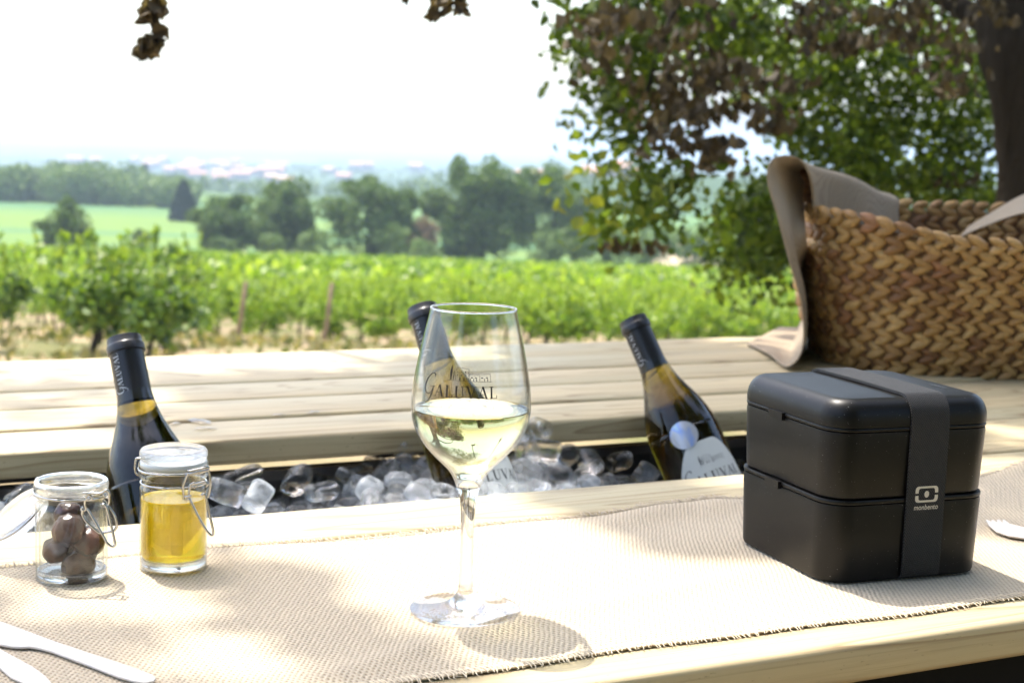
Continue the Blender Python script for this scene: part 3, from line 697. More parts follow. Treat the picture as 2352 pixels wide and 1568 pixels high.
slab('wooden_spoon', sp, .0016, .0030, 'pale wooden utensil at the lower left corner below the knife', 'wooden utensil')
fk = [(2265, 1192), (2272, 1194), (2280, 1199), (2277, 1193), (2282, 1193), (2292, 1200), (2290, 1192), (2296, 1192), (2304, 1201), (2303, 1192), (2309, 1193), (2320, 1202), (2352, 1210), (2420, 1224), (2520, 1246), (2620, 1268), (2640, 1285), (2600, 1292), (2500, 1270), (2400, 1247), (2352, 1234), (2318, 1229), (2289, 1219), (2272, 1204)]
slab('wooden_fork', fk, .0016, .0042, 'pale wooden fork lying on the burlap behind the black lunch box', 'fork')

# ------------------------------------------------------------------ lunch box
def box_mat(name, col=.003, rough=.34):
    m, t, o = mat(name); co = objco(t)
    dust = noise(t, co, 900, 2, .5); big = noise(t, co, 30, 3, .6)
    c = mixc(t, (col, col, col*1.04), (col*1.7, col*1.6, col*1.5), big)
    msk = ramp(t, [(.735, 0.), (.76, .5)], dust).outputs[0]
    c = mixc(t, c, (.5, .5, .5), msk)
    prin(t, o, c, rough, noise(t, co, 2600, 2, .5), .06, .0002, **{'Specular IOR Level': .26}); return m
M_box = box_mat('matt_black_plastic', .0028, .38)
def rsq(w, r, z, n=9, cx=0, cy_=0):
    h = w/2-r; return [(cx+sx*h+r*math.cos(math.pi/2*(k+i/n)), cy_+sy*h+r*math.sin(math.pi/2*(k+i/n)), z) for k, (sx, sy) in enumerate(((1, 1), (-1, 1), (-1, -1), (1, -1))) for i in range(n+1)]
def stack(b, rows, cap0=True, cap1=True):
    n = len(rows[0]); V = [p for r_ in rows for p in r_]; F = []
    for i in range(len(rows)-1): F += [(i*n+k, i*n+(k+1) % n, (i+1)*n+(k+1) % n, (i+1)*n+k) for k in range(n)]
    if cap0: F.append(tuple(range(n))[::-1])
    if cap1: F.append(tuple((len(rows)-1)*n+k for k in range(n)))
    b.add(V, F)
BA = math.radians(21.1); W = .1455
lb = tag(empty('lunch_box', (.2808, 1.1941, T+.0035), BA), 'square two-tier black lunch box held shut by a wide black elastic strap', 'lunch box')
R_ = .0225
def tier(name, z0, z1, w0, w1):
    b = MB(); rows = [rsq(w0-.006, R_-.003, z0), rsq(w0-.0015, R_-.0008, z0+.0008), rsq(w0, R_, z0+.0028), rsq(w1, R_, z1-.003), rsq(w1-.0006, R_, z1-.0005), rsq(w1-.004, R_-.002, z1)]
    stack(b, rows); return b.build(name, M_box, lb, True, 40)
def band(name, z0, z1, w):
    b = MB(); h = z1-z0; rows = [rsq(w-.005, R_, z0-.0001), rsq(w-.0004, R_+.0005, z0+.0002), rsq(w, R_+.0006, z0+h*.3), rsq(w, R_+.0006, z1-h*.25), rsq(w-.0006, R_+.0005, z1-.0001), rsq(w-.006, R_, z1)]
    stack(b, rows); return b.build(name, M_box, lb, True, 40)
tier('lower_tray', 0, .0600, W-.003, W)
band('lower_rim', .0604, .0636, W+.0005)
tier('upper_tray', .0640, .1150, W-.0025, W+.0005)
band('upper_rim', .1154, .1180, W+.0012)
b = MB(); rows = [rsq(W-.004, R_, .1182), rsq(W+.0010, R_+.0005, .1184), rsq(W+.0012, R_+.0006, .1200)]
for k in range(9):
    q = math.pi/2*k/8; rows.append(rsq(W+.0010-.026*(1-math.cos(q)), R_+.0005-.013*(1-math.cos(q))*.9, .1232+.0160*math.sin(q)))
rows.append(rsq(W-.07, .008, .1396)); stack(b, rows); lid = b.build('lid', M_box, lb, True, 60)
V, F = text_mesh('monbento', .0062); b = MB(); b.add([(.052+(-v[1]), -.026+v[0]*.8, .1398) for v in V], [f for f in F]); o_ = b.build('embossed_lettering', plain('embossed_black', (.03, .03, .032), .25), lb); o_.parent = lid
b = MB()
for zc, y_ in ((.1155, .008), (.0612, .008)):
    b = MB(); b.box((-W/2-.0030, y_-.0105, zc-.0030), (-W/2+.0005, y_+.0105, zc+.0028)); o_ = b.build('clip', M_box, lb)
def strap_mat():
    m, t, o = mat('woven_elastic'); co = objco(t)
    n = noise(t, mapping(t, co, (1400, 1400, 1400)), 1, 2, .6); s = t.nodes.new('ShaderNodeSeparateXYZ'); t.links.new(co, s.inputs[0])
    tw = math_(t, 'SINE', math_(t, 'ADD', math_(t, 'MULTIPLY', s.outputs[0], 3200), math_(t, 'MULTIPLY', math_(t, 'ADD', s.outputs[1], s.outputs[2]), 2400)))
    h = math_(t, 'ADD', math_(t, 'MULTIPLY', tw, .5), n)
    prin(t, o, mixc(t, (.003, .003, .0035), (.02, .02, .022), n), .6, h, 1., .0008, **{'Sheen Weight': .06, 'Specular IOR Level': .35}); return m
b = MB(); sx0, sx1 = -.0075, .0265; P = []; hy = W/2+.0022; 
path = [(-hy+.004, .0012), (-hy+.0005, .004), (-hy, .02), (-hy, .062), (-hy, .10), (-hy, .1185), (-hy+.0004, .1225)]
for k in range(1, 9): q = math.pi/2*k/8; path.append((-hy+.0005+.0150*(1-math.cos(q)), .1235+.0185*math.sin(q)))
path += [(-.03, .1424), (0, .1426), (.03, .1424)]; path += [(-a, z) for a, z in path[14::-1]]
hw_ = np.array([0, .0012]); G = []
for (y_, z_) in path: G.append([(sx0+(sx1-sx0)*k/12, y_, z_+(0 if k in (0, 12) else .0003)) for k in range(13)])
G = np.array(G); b.grid(G); cen = np.array([0, 0, .07]); Gi = G.copy(); Gi[:, :, 1] *= .978; Gi[:, :, 2] = .0012+(Gi[:, :, 2]-.0012)*.985
b.grid(Gi[::-1]); 
for e in (0, 12): b.grid(np.array([G[:, e], Gi[:, e]]))
strap = b.build('strap', strap_mat(), lb, True, 50)
# printed mark on the strap: broken rounded frame, dot, and the name
def onS(s, t): return (.0095+s, -hy-.0006, .0665+t)
def arc(cx, cy_, r, a0, a1): return [(cx+r*math.cos(a), cy_+r*math.sin(a)) for a in np.linspace(a0, a1, 6)]
b = MB(); w2, h2, r2 = .0102, .0062, .0028
for sg in (1, -1):
    ou = [(-w2, sg*.0009)]+arc(-w2+r2, sg*(h2-r2), r2, math.pi, math.pi-sg*math.pi/2)+arc(w2-r2, sg*(h2-r2), r2, sg*math.pi/2, 0)+[(w2, sg*.0009)]
    wi, hi, ri = w2-.0029, h2-.0016, .0018
    inn = [(-wi, sg*.0009)]+arc(-wi+ri, sg*(hi-ri), ri, math.pi, math.pi-sg*math.pi/2)+arc(wi-ri, sg*(hi-ri), ri, sg*math.pi/2, 0)+[(wi, sg*.0009)]
    n = len(ou); b.add([onS(*p) for p in ou]+[onS(*p) for p in inn], [(i, i+1, n+i+1, n+i) for i in range(n-1)])
b.add([onS(.0021*math.cos(q), .0026*math.sin(q)) for q in np.linspace(0, 2*math.pi, 25)[:-1]], [tuple(range(24))])
V, F = text_mesh('monbento', .0056); b.add([onS(v[0]*.93, v[1]-.0118) for v in V], F)
o_ = b.build('printed_logo', M_white, lb); o_.parent = strap

# ------------------------------------------------------------------ woven basket
def hy_mat():
    m, t, o = mat('water_hyacinth'); co = objco(t); tn = tone(t)
    c = ramp(t, [(0, (.20, .09, .03)), (.25, (.31, .165, .052)), (.6, (.43, .25, .08)), (.85, (.51, .325, .12)), (1, (.31, .145, .06))], tn).outputs[0]
    n = noise(t, co, 160, 4, .6, .5); c = mixc(t, c, (.20, .10, .05), ramp(t, [(.5, 0.), (.75, .6)], n).outputs[0])
    prin(t, o, c, .5, noise(t, mapping(t, co, (160, 160, 700)), 1, 3), .8, .002); return m
M_hy = hy_mat()
bk = tag(empty('wicker_basket', (1.02, 2.41, T)), 'large braided water hyacinth basket lined with cloth on the rear boards', 'basket')
bcx, bcy = 1.02, 2.41; HX, HY = .56, .215
def foot(s, grow):                           # rounded rectangle, s in metres round the rim, from the middle of the front to the left
    hx, hy_ = HX+grow, HY+grow*.8; r = .13
    segs = [('l', (0, -hy_), (-(hx-r), -hy_)), ('a', (-(hx-r), -(hy_-r)), 270, 180), ('l', (-hx, -(hy_-r)), (-hx, hy_-r)), ('a', (-(hx-r), hy_-r), 180, 90), ('l', (-(hx-r), hy_), (hx-r, hy_)), ('a', (hx-r, hy_-r), 90, 0), ('l', (hx, hy_-r), (hx, -(hy_-r))), ('a', (hx-r, -(hy_-r)), 360, 270), ('l', (hx-r, -hy_), (0, -hy_))]
    for g_ in segs:
        if g_[0] == 'l':
            L_ = math.dist(g_[1], g_[2])
            if s <= L_: f = s/L_; return np.array([g_[1][0]+(g_[2][0]-g_[1][0])*f, g_[1][1]+(g_[2][1]-g_[1][1])*f]), np.array([g_[2][0]-g_[1][0], g_[2][1]-g_[1][1]])/L_
        else:
            L_ = r*math.pi/2
            if s <= L_: a = math.radians(g_[2]+(g_[3]-g_[2])*s/L_); return np.array([g_[1][0]+r*math.cos(a), g_[1][1]+r*math.sin(a)]), np.array([math.sin(a), -math.cos(a)])
        s -= L_
    return foot(0, grow)
PER = 2*(2*HX+2*HY)-8*.13+2*math.pi*.13
def rim_z(x, y):                             # higher towards the two ends
    return .206+max(.034*min(1, max(0, (abs(x)-.38)/.16)), .036*min(1, max(0, (y+.12)/.24)))
sph = [(math.sin(math.pi*i/7)*math.cos(2*math.pi*j/8), math.sin(math.pi*i/7)*math.sin(2*math.pi*j/8), math.cos(math.pi*i/7)) for i in range(8) for j in range(8)]
sphF = [(i*8+j, i*8+(j+1) % 8, (i+1)*8+(j+1) % 8, (i+1)*8+j) for i in range(7) for j in range(8)]; sph = np.array(sph)
b = MB(); NR = 10; g = np.random.default_rng(11)
for row in range(NR):
    gr = -.035+.045*(row/(NR-1))**.7; n = int(PER/.0262)
    for k in range(n):
        s = (k+.5*(row % 2)+g.normal(0, .05))/n*PER; tcol = np.clip(g.normal(.5, .25), 0, 1)
        for half in (1, -1):
            p, d = foot(s % PER, gr); zt = rim_z(p[0], p[1]); ph = zt/NR; z = ph*(row+.5)+half*ph*.23
            nrm_ = np.array([d[1], -d[0], 0]); nrm_ = nrm_ if nrm_[:2]@p > 0 else -nrm_
            T_ = np.array([d[0], d[1], 0]); back = half*(-1 if True else 1)
            ang = math.radians(27+g.normal(0, 4))*half; ax1 = T_*math.cos(ang)*(1)+np.array([0, 0, 1])*math.sin(ang)
            ax3 = nrm_; ax2 = np.cross(ax3, ax1)
            sc = g.uniform(.88, 1.15)
            V = np.array([p[0], p[1], z])+ax3*(.0035 if half > 0 else .0025)+sph[:, 2:3]*ax1*.0163*sc+sph[:, 0:1]*(1-.35*sph[:, 2:3]**2)*ax2*ph*.34*sc+sph[:, 1:2]*ax3*.0085
            b.add(V, sphF, float(np.clip(tcol+g.normal(0, .1), 0, 1)))
b.build('braided_wall', M_hy, bk, True)
b = MB(); rows = []
for z_, gr in ((0, -.038), (.03, -.022), (.07, -.012), (.14, .003), (.198, .010)):
    rows.append([(*foot(s, gr)[0], z_*(rim_z(*foot(s, gr)[0])/.212)) for s in np.linspace(0, PER*.9999, 120)])
b.grid(rows); b.add([(*foot(s, -.045)[0], .004) for s in np.linspace(0, PER*.999, 60)], [tuple(range(60))]); b.build('inner_wall', plain('dark_reed', (.17, .095, .045), .8, 80, .4, .3), bk)
# raised ear handle at the left end
b = MB(); 
for i in range(7):
    for k in range(3):
        for half in (1, -1):
            c_ = at(1843+11*k+2*(i % 2), 398+15*i+half*3.5, 2.40+.02*k)-np.array([1.02, 2.41, T]); ax1 = np.array([.6, .75, .35*half]); ax1 /= np.linalg.norm(ax1); ax2 = np.cross([0, -1, 0], ax1); ax2 /= np.linalg.norm(ax2)
            b.add(c_+sph[:, 2:3]*ax1*.013+sph[:, 0:1]*ax2*.0055+sph[:, 1:2]*np.cross(ax1, ax2)*.006, sphF, float(g.uniform(.0, .4)))
b.build('handle', M_hy, bk, True)
def loft(secs, n, name, m, label, cat, th=.0016):
    Fp = np.array([at(*s[0]) for s in secs]); Bp = np.array([at(*s[1]) for s in secs]); Fp = catmull(Fp, n); Bp = catmull(Bp, n)
    G = np.array([[Fp[i]*(1-t_)+Bp[i]*t_ for t_ in np.linspace(0, 1, 30)] for i in range(n)])
    wv = .004*np.sin(np.linspace(0, 9, 30))[None, :]*np.sin(np.linspace(0, 5, n))[:, None]; G[:, :, 0] += wv; G[:, :, 2] = np.maximum(G[:, :, 2]+wv*.6, T+.003)
    c = G.reshape(-1, 3).mean(0); c[2] = T; b = MB(); b.grid(G-c); o = b.build(name, m, None, True); o.location = c
    md = o.modifiers.new('thickness', 'SOLIDIFY'); md.thickness = th; md.offset = 0; tag(o, label, cat, 'cloths lining the basket'); return o
M_linen = burlap_mat('linen_cloth', (.38, .30, .205), (.16, .11, .075), .0013, .35, .0004)
loft([((1715, 790, 2.50), (1790, 772, 2.75)), ((1765, 812, 2.34), (1805, 772, 2.75)), ((1808, 842, 2.22), (1822, 772, 2.75)), ((1843, 800, 2.21), (1850, 700, 2.75)), ((1841, 700, 2.20), (1855, 620, 2.75)), ((1813, 600, 2.19), (1850, 560, 2.30)), ((1787, 500, 2.19), (1845, 480, 2.34)),
      ((1763, 415, 2.19), (1848, 420, 2.40)), ((1772, 370, 2.20), (1880, 400, 2.52)), ((1806, 358, 2.22), (1985, 430, 2.64)), ((1842, 372, 2.25), (2060, 452, 2.62)), ((1864, 430, 2.28), (2066, 490, 2.60)), ((1868, 530, 2.30), (2068, 570, 2.58))], 70,
     'liner_cloth', M_linen, 'brown linen cloth draped over the left ear of the basket and down to the boards', 'cloth')
loft([((2205, 545, 2.34), (2225, 520, 2.52)), ((2262, 520, 2.34), (2275, 490, 2.52)), ((2352, 490, 2.34), (2352, 448, 2.55)), ((2460, 480, 2.34), (2460, 420, 2.55)), ((2560, 540, 2.34), (2560, 500, 2.5))], 30, 'liner_cloth', M_linen, 'corner of linen cloth rising over the rim at the right end of the basket', 'cloth')
# ------------------------------------------------------------------ foliage helpers
LT = np.array([(0, 0, 0), (-.20, .22, .06), (-.33, .62, .10), (0, 1, -.05), (.33, .62, .10), (.20, .22, .06)])
def leaves(C_, size, g, droop=0.3, curl=1., tmin=0, tmax=1, flat=0.):
    """numpy leaf cloud: one folded six-point leaf per centre"""
    n = len(C_); d = g.normal(size=(n, 3)); d[:, 2] -= droop*1.5; d /= np.linalg.norm(d, axis=1)[:, None]
    u = g.normal(size=(n, 3)); u[:, 2] += flat; u -= d*(u*d).sum(1)[:, None]; u /= np.linalg.norm(u, axis=1)[:, None]+1e-9; e = np.cross(d, u)
    sz = size*g.uniform(.65, 1.3, n) if np.isscalar(size) else size
    L = LT*np.array([1, 1, curl])
    V = C_[:, None, :]+sz[:, None, None]*(L[None, :, 0:1]*e[:, None, :]+(L[None, :, 1:2]-.5)*d[:, None, :]+L[None, :, 2:3]*u[:, None, :])
    tn = np.repeat(np.clip(g.uniform(tmin, tmax, n), 0, 1), 6)
    return V.reshape(-1, 3), tn
def leaf_obj(name, chunks, m, parent=None):
    V = np.vstack([c[0] for c in chunks]).astype(np.float32); tn = np.concatenate([c[1] for c in chunks]).astype(np.float32); n = len(V)//6
    F = (np.array([0, 1, 2, 3, 0, 3, 4, 5])[None, :]+6*np.arange(n)[:, None]).ravel().astype(np.int32)
    me = bpy.data.meshes.new(name); me.vertices.add(len(V)); me.vertices.foreach_set('co', V.ravel()); me.loops.add(len(F)); me.loops.foreach_set('vertex_index', F)
    me.polygons.add(n*2); me.polygons.foreach_set('loop_start', np.arange(0, 8*n, 4, dtype=np.int32)); me.update(calc_edges=True)
    a = me.attributes.new('tone', 'FLOAT', 'POINT'); a.data.foreach_set('value', tn); me.materials.append(m)
    o = bpy.data.objects.new(name, me); COL.objects.link(o)
    if parent: o.parent = parent
    return o
def blob(c, r, n, g, shell=.35):
    d = g.normal(size=(n, 3)); d /= np.linalg.norm(d, axis=1)[:, None]; q = g.uniform(0, 1, n)**shell
    return np.array(c)+d*q[:, None]*np.array(r)

M_oak = leaf_mat('oak_leaf', [(.03, .05, .012), (.05, .085, .014), (.09, .14, .02), (.15, .20, .03)], .5)
M_oaky = leaf_mat('yellowing_leaf', [(.07, .12, .02), (.13, .19, .03), (.25, .27, .05)], .5)
M_dead = leaf_mat('withered_leaf', [(.05, .037, .022), (.105, .08, .05), (.21, .16, .10)], .2, .7)
M_vine = leaf_mat('vine_leaf', [(.10, .18, .016), (.17, .28, .026), (.25, .37, .035), (.36, .45, .065)], .45, .42, spec=.5)
M_tree = leaf_mat('far_tree_leaf', [(.06, .11, .024), (.10, .165, .032), (.155, .23, .045)], .25, .6)
M_wood2 = leaf_mat('woodland_leaf', [(.10, .16, .04), (.14, .205, .055), (.18, .25, .07)], .2, .7)
M_cyp = leaf_mat('cypress_leaf', [(.014, .028, .014), (.022, .04, .018)], .1, .7)
M_dry = leaf_mat('dry_shrub_leaf', [(.20, .13, .08), (.26, .19, .12)], .2, .7)
M_pale = leaf_mat('pale_shrub_leaf', [(.12, .19, .05), (.19, .27, .09)], .3, .6)
def bark_mat():
    m, t, o = mat('bark'); co = objco(t); n = noise(t, mapping(t, co, (22, 22, 5)), 1.2, 5, .65, .4)
    prin(t, o, mixc(t, (.016, .013, .010), (.055, .044, .034), n), .9, n, 1., .03, **{'Specular IOR Level': .15}); return m
M_bark = bark_mat()

# ------------------------------------------------------------------ the oak that shades the table
gO = np.random.default_rng(21)
oak = tag(empty('oak_tree', (2.02, 5.5, 0)), 'big shady oak with dark trunk at the right, withered leaf clumps among its green', 'tree'); OB = np.array([2.02, 5.5, 0.])
def limb(b, P, r): b.tube(catmull(np.array(P)-OB, len(P)*6), np.interp(np.linspace(0, 1, len(P)*6), np.linspace(0, 1, len(r)), r), 12)
b = MB()
Pt = catmull(np.array([(2.08, 5.6, -.1), (2.02, 5.55, .5), (1.95, 5.5, 1.1), (1.84, 5.5, 1.6), (1.82, 5.5, 2.5), (2.1, 5.4, 3.6), (2.0, 5.1, 4.8), (1.6, 4.8, 6.2)])-OB, 46)
rr_ = np.interp(np.linspace(0, 1, 46), [0, .12, .3, .6, 1], [.36, .27, .24, .20, .07])
ringsV = []; nS = 28
for i in range(46):
    q = np.linspace(0, 2*math.pi, nS, endpoint=False); f = 1+.07*np.sin(q*5+i*.23)+.04*np.sin(q*11-i*.4)+.02*gO.normal(size=nS)
    ringsV.append(np.stack([Pt[i, 0]+rr_[i]*f*np.cos(q), Pt[i, 1]+rr_[i]*f*np.sin(q), np.full(nS, Pt[i, 2])], 1))
b.add(np.vstack(ringsV), [(i*nS+k, i*nS+(k+1) % nS, (i+1)*nS+(k+1) % nS, (i+1)*nS+k) for i in range(45) for k in range(nS)]); b.build('trunk', M_bark, oak, True)
limbs = [([(1.98, 5.5, 1.75), (1.72, 5.4, 1.98), (1.35, 5.2, 2.0), (.95, 5.0, 1.95), (.6, 4.8, 1.75)], [.12, .07, .05, .03, .012]),
         ([(1.95, 5.5, 1.35), (1.7, 5.7, 1.55), (1.4, 5.9, 1.75), (1.0, 6.1, 1.85), (.5, 6.2, 1.8)], [.06, .045, .035, .025, .01]),
         ([(2.0, 5.4, 2.6), (1.2, 4.6, 3.6), (.3, 4.2, 4.3), (-.4, 4.2, 4.9), (-1.0, 4.5, 5.3), (-1.7, 4.8, 5.5)], [.14, .11, .09, .07, .04, .015]),
         ([(2.0, 5.3, 3.2), (1.5, 4.4, 4.0), (.6, 3.8, 4.2), (-.2, 3.5, 4.5), (-.9, 3.2, 4.9)], [.12, .1, .06, .035, .012]),
         ([(2.1, 5.4, 2.9), (1.9, 4.2, 3.4), (1.2, 3.4, 3.6), (.5, 3.3, 3.7), (-.2, 3.3, 3.8)], [.12, .09, .06, .04, .015]),
         ([(.6, 4.8, 1.75), (.45, 4.75, 1.45), (.38, 4.7, 1.2)], [.012, .01, .005]),
         ([(2.0, 5.6, 2.2), (2.8, 6.2, 3.0), (3.6, 6.5, 3.6)], [.12, .08, .03])]
for P, r in limbs:
    b = MB(); limb(b, P, r); b.build('limb', M_bark, oak, True)
# crown: clumps of leaves.  (x, y, rx, ry) are read off the photograph, Y is the distance of that spray
GREEN = [(1400, 60, 95, 80, 5.0, 260), (1345, 110, 55, 45, 5.0, 70), (1500, 60, 90, 70, 5.2, 260), (1600, 40, 110, 70, 5.4, 300), (1700, 80, 90, 90, 5.6, 260), (1430, 240, 70, 60, 4.9, 190), (1480, 180, 60, 60, 5.0, 130),
         (1820, 60, 120, 90, 5.9, 340), (1950, 60, 120, 90, 6.2, 380), (2100, 80, 130, 110, 6.4, 420), (2200, 60, 100, 90, 6.6, 300), (1800, 210, 70, 60, 5.8, 170), (1900, 210, 110, 90, 6.0, 340), (2030, 220, 120, 100, 6.3, 420), (2150, 240, 110, 110, 6.5, 420), (2230, 250, 70, 150, 6.8, 300),
         (1850, 320, 60, 50, 5.9, 160), (1930, 350, 110, 80, 6.1, 330), (2060, 370, 130, 90, 6.4, 460), (2190, 380, 100, 100, 6.6, 420), (2130, 450, 140, 60, 6.7, 400), (1960, 430, 120, 50, 6.3, 260), (2260, 470, 60, 60, 6.9, 160),
         (1765, 445, 60, 40, 5.5, 170), (1700, 500, 60, 40, 5.4, 170), (1780, 480, 60, 60, 5.7, 190), (1730, 560, 90, 45, 5.6, 240), (1800, 570, 60, 50, 5.8, 170), (1650, 600, 35, 35, 5.4, 60), (1660, 640, 18, 30, 5.4, 25), (1740, 610, 40, 25, 5.6, 50), (1840, 520, 60, 70, 6.0, 170),
         (1540, 430, 50, 40, 4.7, 70), (1480, 420, 50, 50, 4.7, 60), (1510, 480, 50, 30, 4.7, 50), (1280, 148, 14, 14, 4.9, 5), (1370, 170, 40, 25, 4.9, 30), (1350, 30, 50, 40, 5.0, 50), (1620, 150, 50, 60, 5.3, 80), (1350, 285, 30, 16, 4.9, 12), (1420, 300, 60, 35, 4.9, 70)]
YELL = [(1390, 365, 45, 22, 4.4, 34), (1440, 400, 50, 35, 4.4, 44), (1400, 470, 60, 30, 4.4, 55), (1340, 500, 50, 22, 4.3, 44), (1470, 500, 55, 30, 4.4, 54), (1420, 530, 50, 20, 4.4, 30), (1310, 470, 22, 14, 4.3, 10), (1325, 345, 16, 12, 4.4, 6), (1500, 390, 60, 30, 4.5, 40), (2230, 330, 30, 60, 6.8, 30), (1460, 545, 25, 25, 4.4, 14)]
DEAD = [(1410, 60, 50, 50, 4.4, 90), (1460, 30, 50, 40, 4.4, 60), (1560, 150, 50, 80, 4.5, 140), (1540, 230, 55, 60, 4.5, 170), (1580, 290, 55, 60, 4.5, 190), (1610, 350, 55, 35, 4.5, 120), (1655, 380, 14, 20, 4.5, 14), (1650, 120, 50, 80, 4.6, 90), (1690, 200, 60, 55, 4.7, 120), (1740, 190, 50, 35, 4.7, 60), (1510, 330, 40, 40, 4.5, 70), (1690, 260, 40, 30, 4.7, 40), (1765, 262, 18, 22, 4.7, 16), (1750, 300, 10, 14, 4.7, 6),
        (1900, 50, 60, 60, 4.9, 130), (1950, 100, 50, 50, 4.9, 90), (1850, 20, 60, 30, 4.9, 70), (2080, 40, 60, 45, 5.0, 110), (2160, 60, 40, 60, 5.0, 100), (2170, 130, 22, 50, 5.0, 70), (2185, 185, 16, 25, 5.0, 30), (2020, 20, 70, 30, 5.0, 90), (2110, 110, 30, 30, 5.0, 40), (2250, 20, 40, 34, 5.0, 80), (1640, 20, 60, 30, 4.6, 60), (1350, 60, 30, 30, 4.4, 20), (1420, 140, 30, 40, 4.4, 34), (2200, 430, 60, 40, 6.4, 40), (1480, 570, 20, 25, 4.5, 10)]
def clump(x, y, rx, ry, Y, n, g, depth=.35, dens=1.):
    c = at(x, y, Y); k = Y/FPX; return blob(c, (rx*k, max(depth, rx*k), ry*k), int(n*dens), g, .45)
gr, ye, de = [], [], []
def spray(C_, g, per=9, sig=.05):            # leaves gather in small twigs with air between them
    m = max(1, len(C_)//per); k = g.integers(0, m, len(C_)); return C_[:m][k]+g.normal(0, sig, (len(C_), 3))
def strands(x, y, rx, ry, Y, n, g):
    k = Y/FPX; out = []
    for q in range(max(2, n//28)):
        p = clump(x, y-ry*.4, rx*1.25, ry*.9, Y, 1, g, .22)[0]; L_ = g.uniform(.4, 1.3)*ry*k*1.1; m = int(g.uniform(10, 22)); t_ = np.sort(g.uniform(0, 1, m))
        w_ = .018+.030*np.sin(math.pi*t_)**.7; out.append(p+np.stack([g.normal(0, 1, m)*w_+g.normal(0, .04)*t_, g.normal(0, 1, m)*w_, -L_*t_], 1))
    return np.vstack(out)
for x, y, rx, ry, Y, n in GREEN: gr.append(leaves(spray(clump(x, y, rx*1.1, ry*1.1, Y, int(n*1.5), gO), gO)-OB, .040, gO, .2))
for x, y, rx, ry, Y, n in YELL: ye.append(leaves(spray(clump(x, y, rx*1.3, ry*1.3, Y, int(n*.6), gO, .3), gO, 6, .035)-OB, .042, gO, .3))
for x, y, rx, ry, Y, n in DEAD: de.append(leaves(strands(x, y, rx, ry, Y, n, gO)-OB, .040, gO, 1.4, 2.4))
# two withered sprays at the ends of thin twigs hanging in front of the sky
for (x, y, rx, ry, Y, n) in ((352, 20, 28, 26, 2.6, 26), (332, 42, 12, 18, 2.6, 8), (366, 78, 9, 18, 2.6, 7), (338, 112, 22, 20, 2.6, 22), (352, 98, 10, 10, 2.6, 6), (1030, 8, 42, 16, 3.0, 20), (1000, 34, 20, 10, 3.0, 12), (1062, 22, 22, 14, 3.0, 10), (930, -4, 8, 8, 3., 3)):
    de.append(leaves(clump(x, y, rx, ry, Y, n, gO, .015)-OB, .030, gO, .6, 2.6))
b = MB()
for P in ([at(352, 118, 2.6), at(362, 90, 2.6), at(350, 40, 2.6), at(366, -60, 2.6), at(380, -300, 2.7), at(300, -1500, 2.9), (-.9, 3.2, 4.9)], [at(1000, 36, 3.), at(1030, 12, 3.), at(1050, -40, 3.), at(1000, -400, 3.), at(900, -1200, 3.1), (-.2, 3.5, 4.5)]):
    b.tube(catmull(np.array(P)-OB, 40), np.linspace(.0020, .014, 40), 6)
b.build('hanging_twig', M_bark, oak, True)
# crown overhead: sprays along the limbs that reach over the table; the gaps between them let the sun through
gS = np.random.default_rng(77)
def shade(p, r, n, h=None, sz=.075):
    p = np.array(p, float); h = h if h is not None else gS.uniform(3.4, 4.6)
    c = p+SUN*(h/SUN[2]); gr.append(leaves(blob(c, (r, r, .28), n, gS, .5)-OB, sz, gS, .1, flat=.8))
def sp_(x, y, r, n, z=T, **k):
    n = int(n*(.42 if (x < 1000 and y > 1300) else .8 if y > 1060 else (.5 if x < 400 else .8) if x < 1000 else 1.7)); shade(plane(x, y, z), r*1.08, n, **k)
for x, y, r, n in ((560, 1325, .035, 26), (640, 1350, .035, 30), (700, 1390, .045, 46), (790, 1450, .05, 60), (860, 1510, .045, 50), (930, 1560, .05, 60), (720, 1500, .03, 12), (600, 1440, .03, 10),
                   (110, 1400, .06, 18), (10, 1395, .06, 22), (230, 1430, .04, 14), (30, 1530, .05, 28), (180, 1560, .05, 44), (300, 1580, .05, 26), (-60, 1500, .08, 30),
                   (1660, 1200, .05, 60), (1560, 1205, .05, 50), (1470, 1200, .04, 34), (1400, 1215, .03, 14), (1320, 1115, .05, 44), (1440, 1110, .05, 46), (1540, 1125, .05, 60), (1640, 1135, .05, 30), (1240, 1110, .03, 12), (1380, 1150, .04, 28), (1500, 1150, .04, 34),
                   (2320, 1130, .05, 30), (2300, 1220, .06, 34), (2360, 1170, .05, 34)): sp_(x, y, r, n)
for x, y, r, n in ((120, 880, .08, 60), (30, 925, .06, 46), (240, 900, .05, 20), (430, 880, .06, 34), (560, 900, .09, 90), (700, 890, .10, 110), (850, 890, .11, 130), (950, 920, .09, 100), (560, 960, .07, 70), (700, 960, .07, 60), (850, 950, .08, 70), (450, 980, .05, 34), (330, 1000, .03, 12), (1000, 850, .08, 60),
                   (1250, 870, .12, 150), (1380, 830, .12, 130), (1500, 870, .12, 150), (1650, 850, .13, 160), (1350, 930, .09, 90), (1500, 940, .08, 60), (1650, 930, .09, 90), (1250, 960, .06, 30), (1700, 990, .07, 60),
                   (1800, 870, .15, 200), (1950, 880, .15, 200), (2100, 900, .15, 180), (2250, 910, .15, 150), (2340, 960, .08, 50), (2220, 1010, .07, 40), (1600, 800, .12, 100), (1450, 795, .10, 70), (1250, 800, .07, 24)): sp_(x, y, r, n)
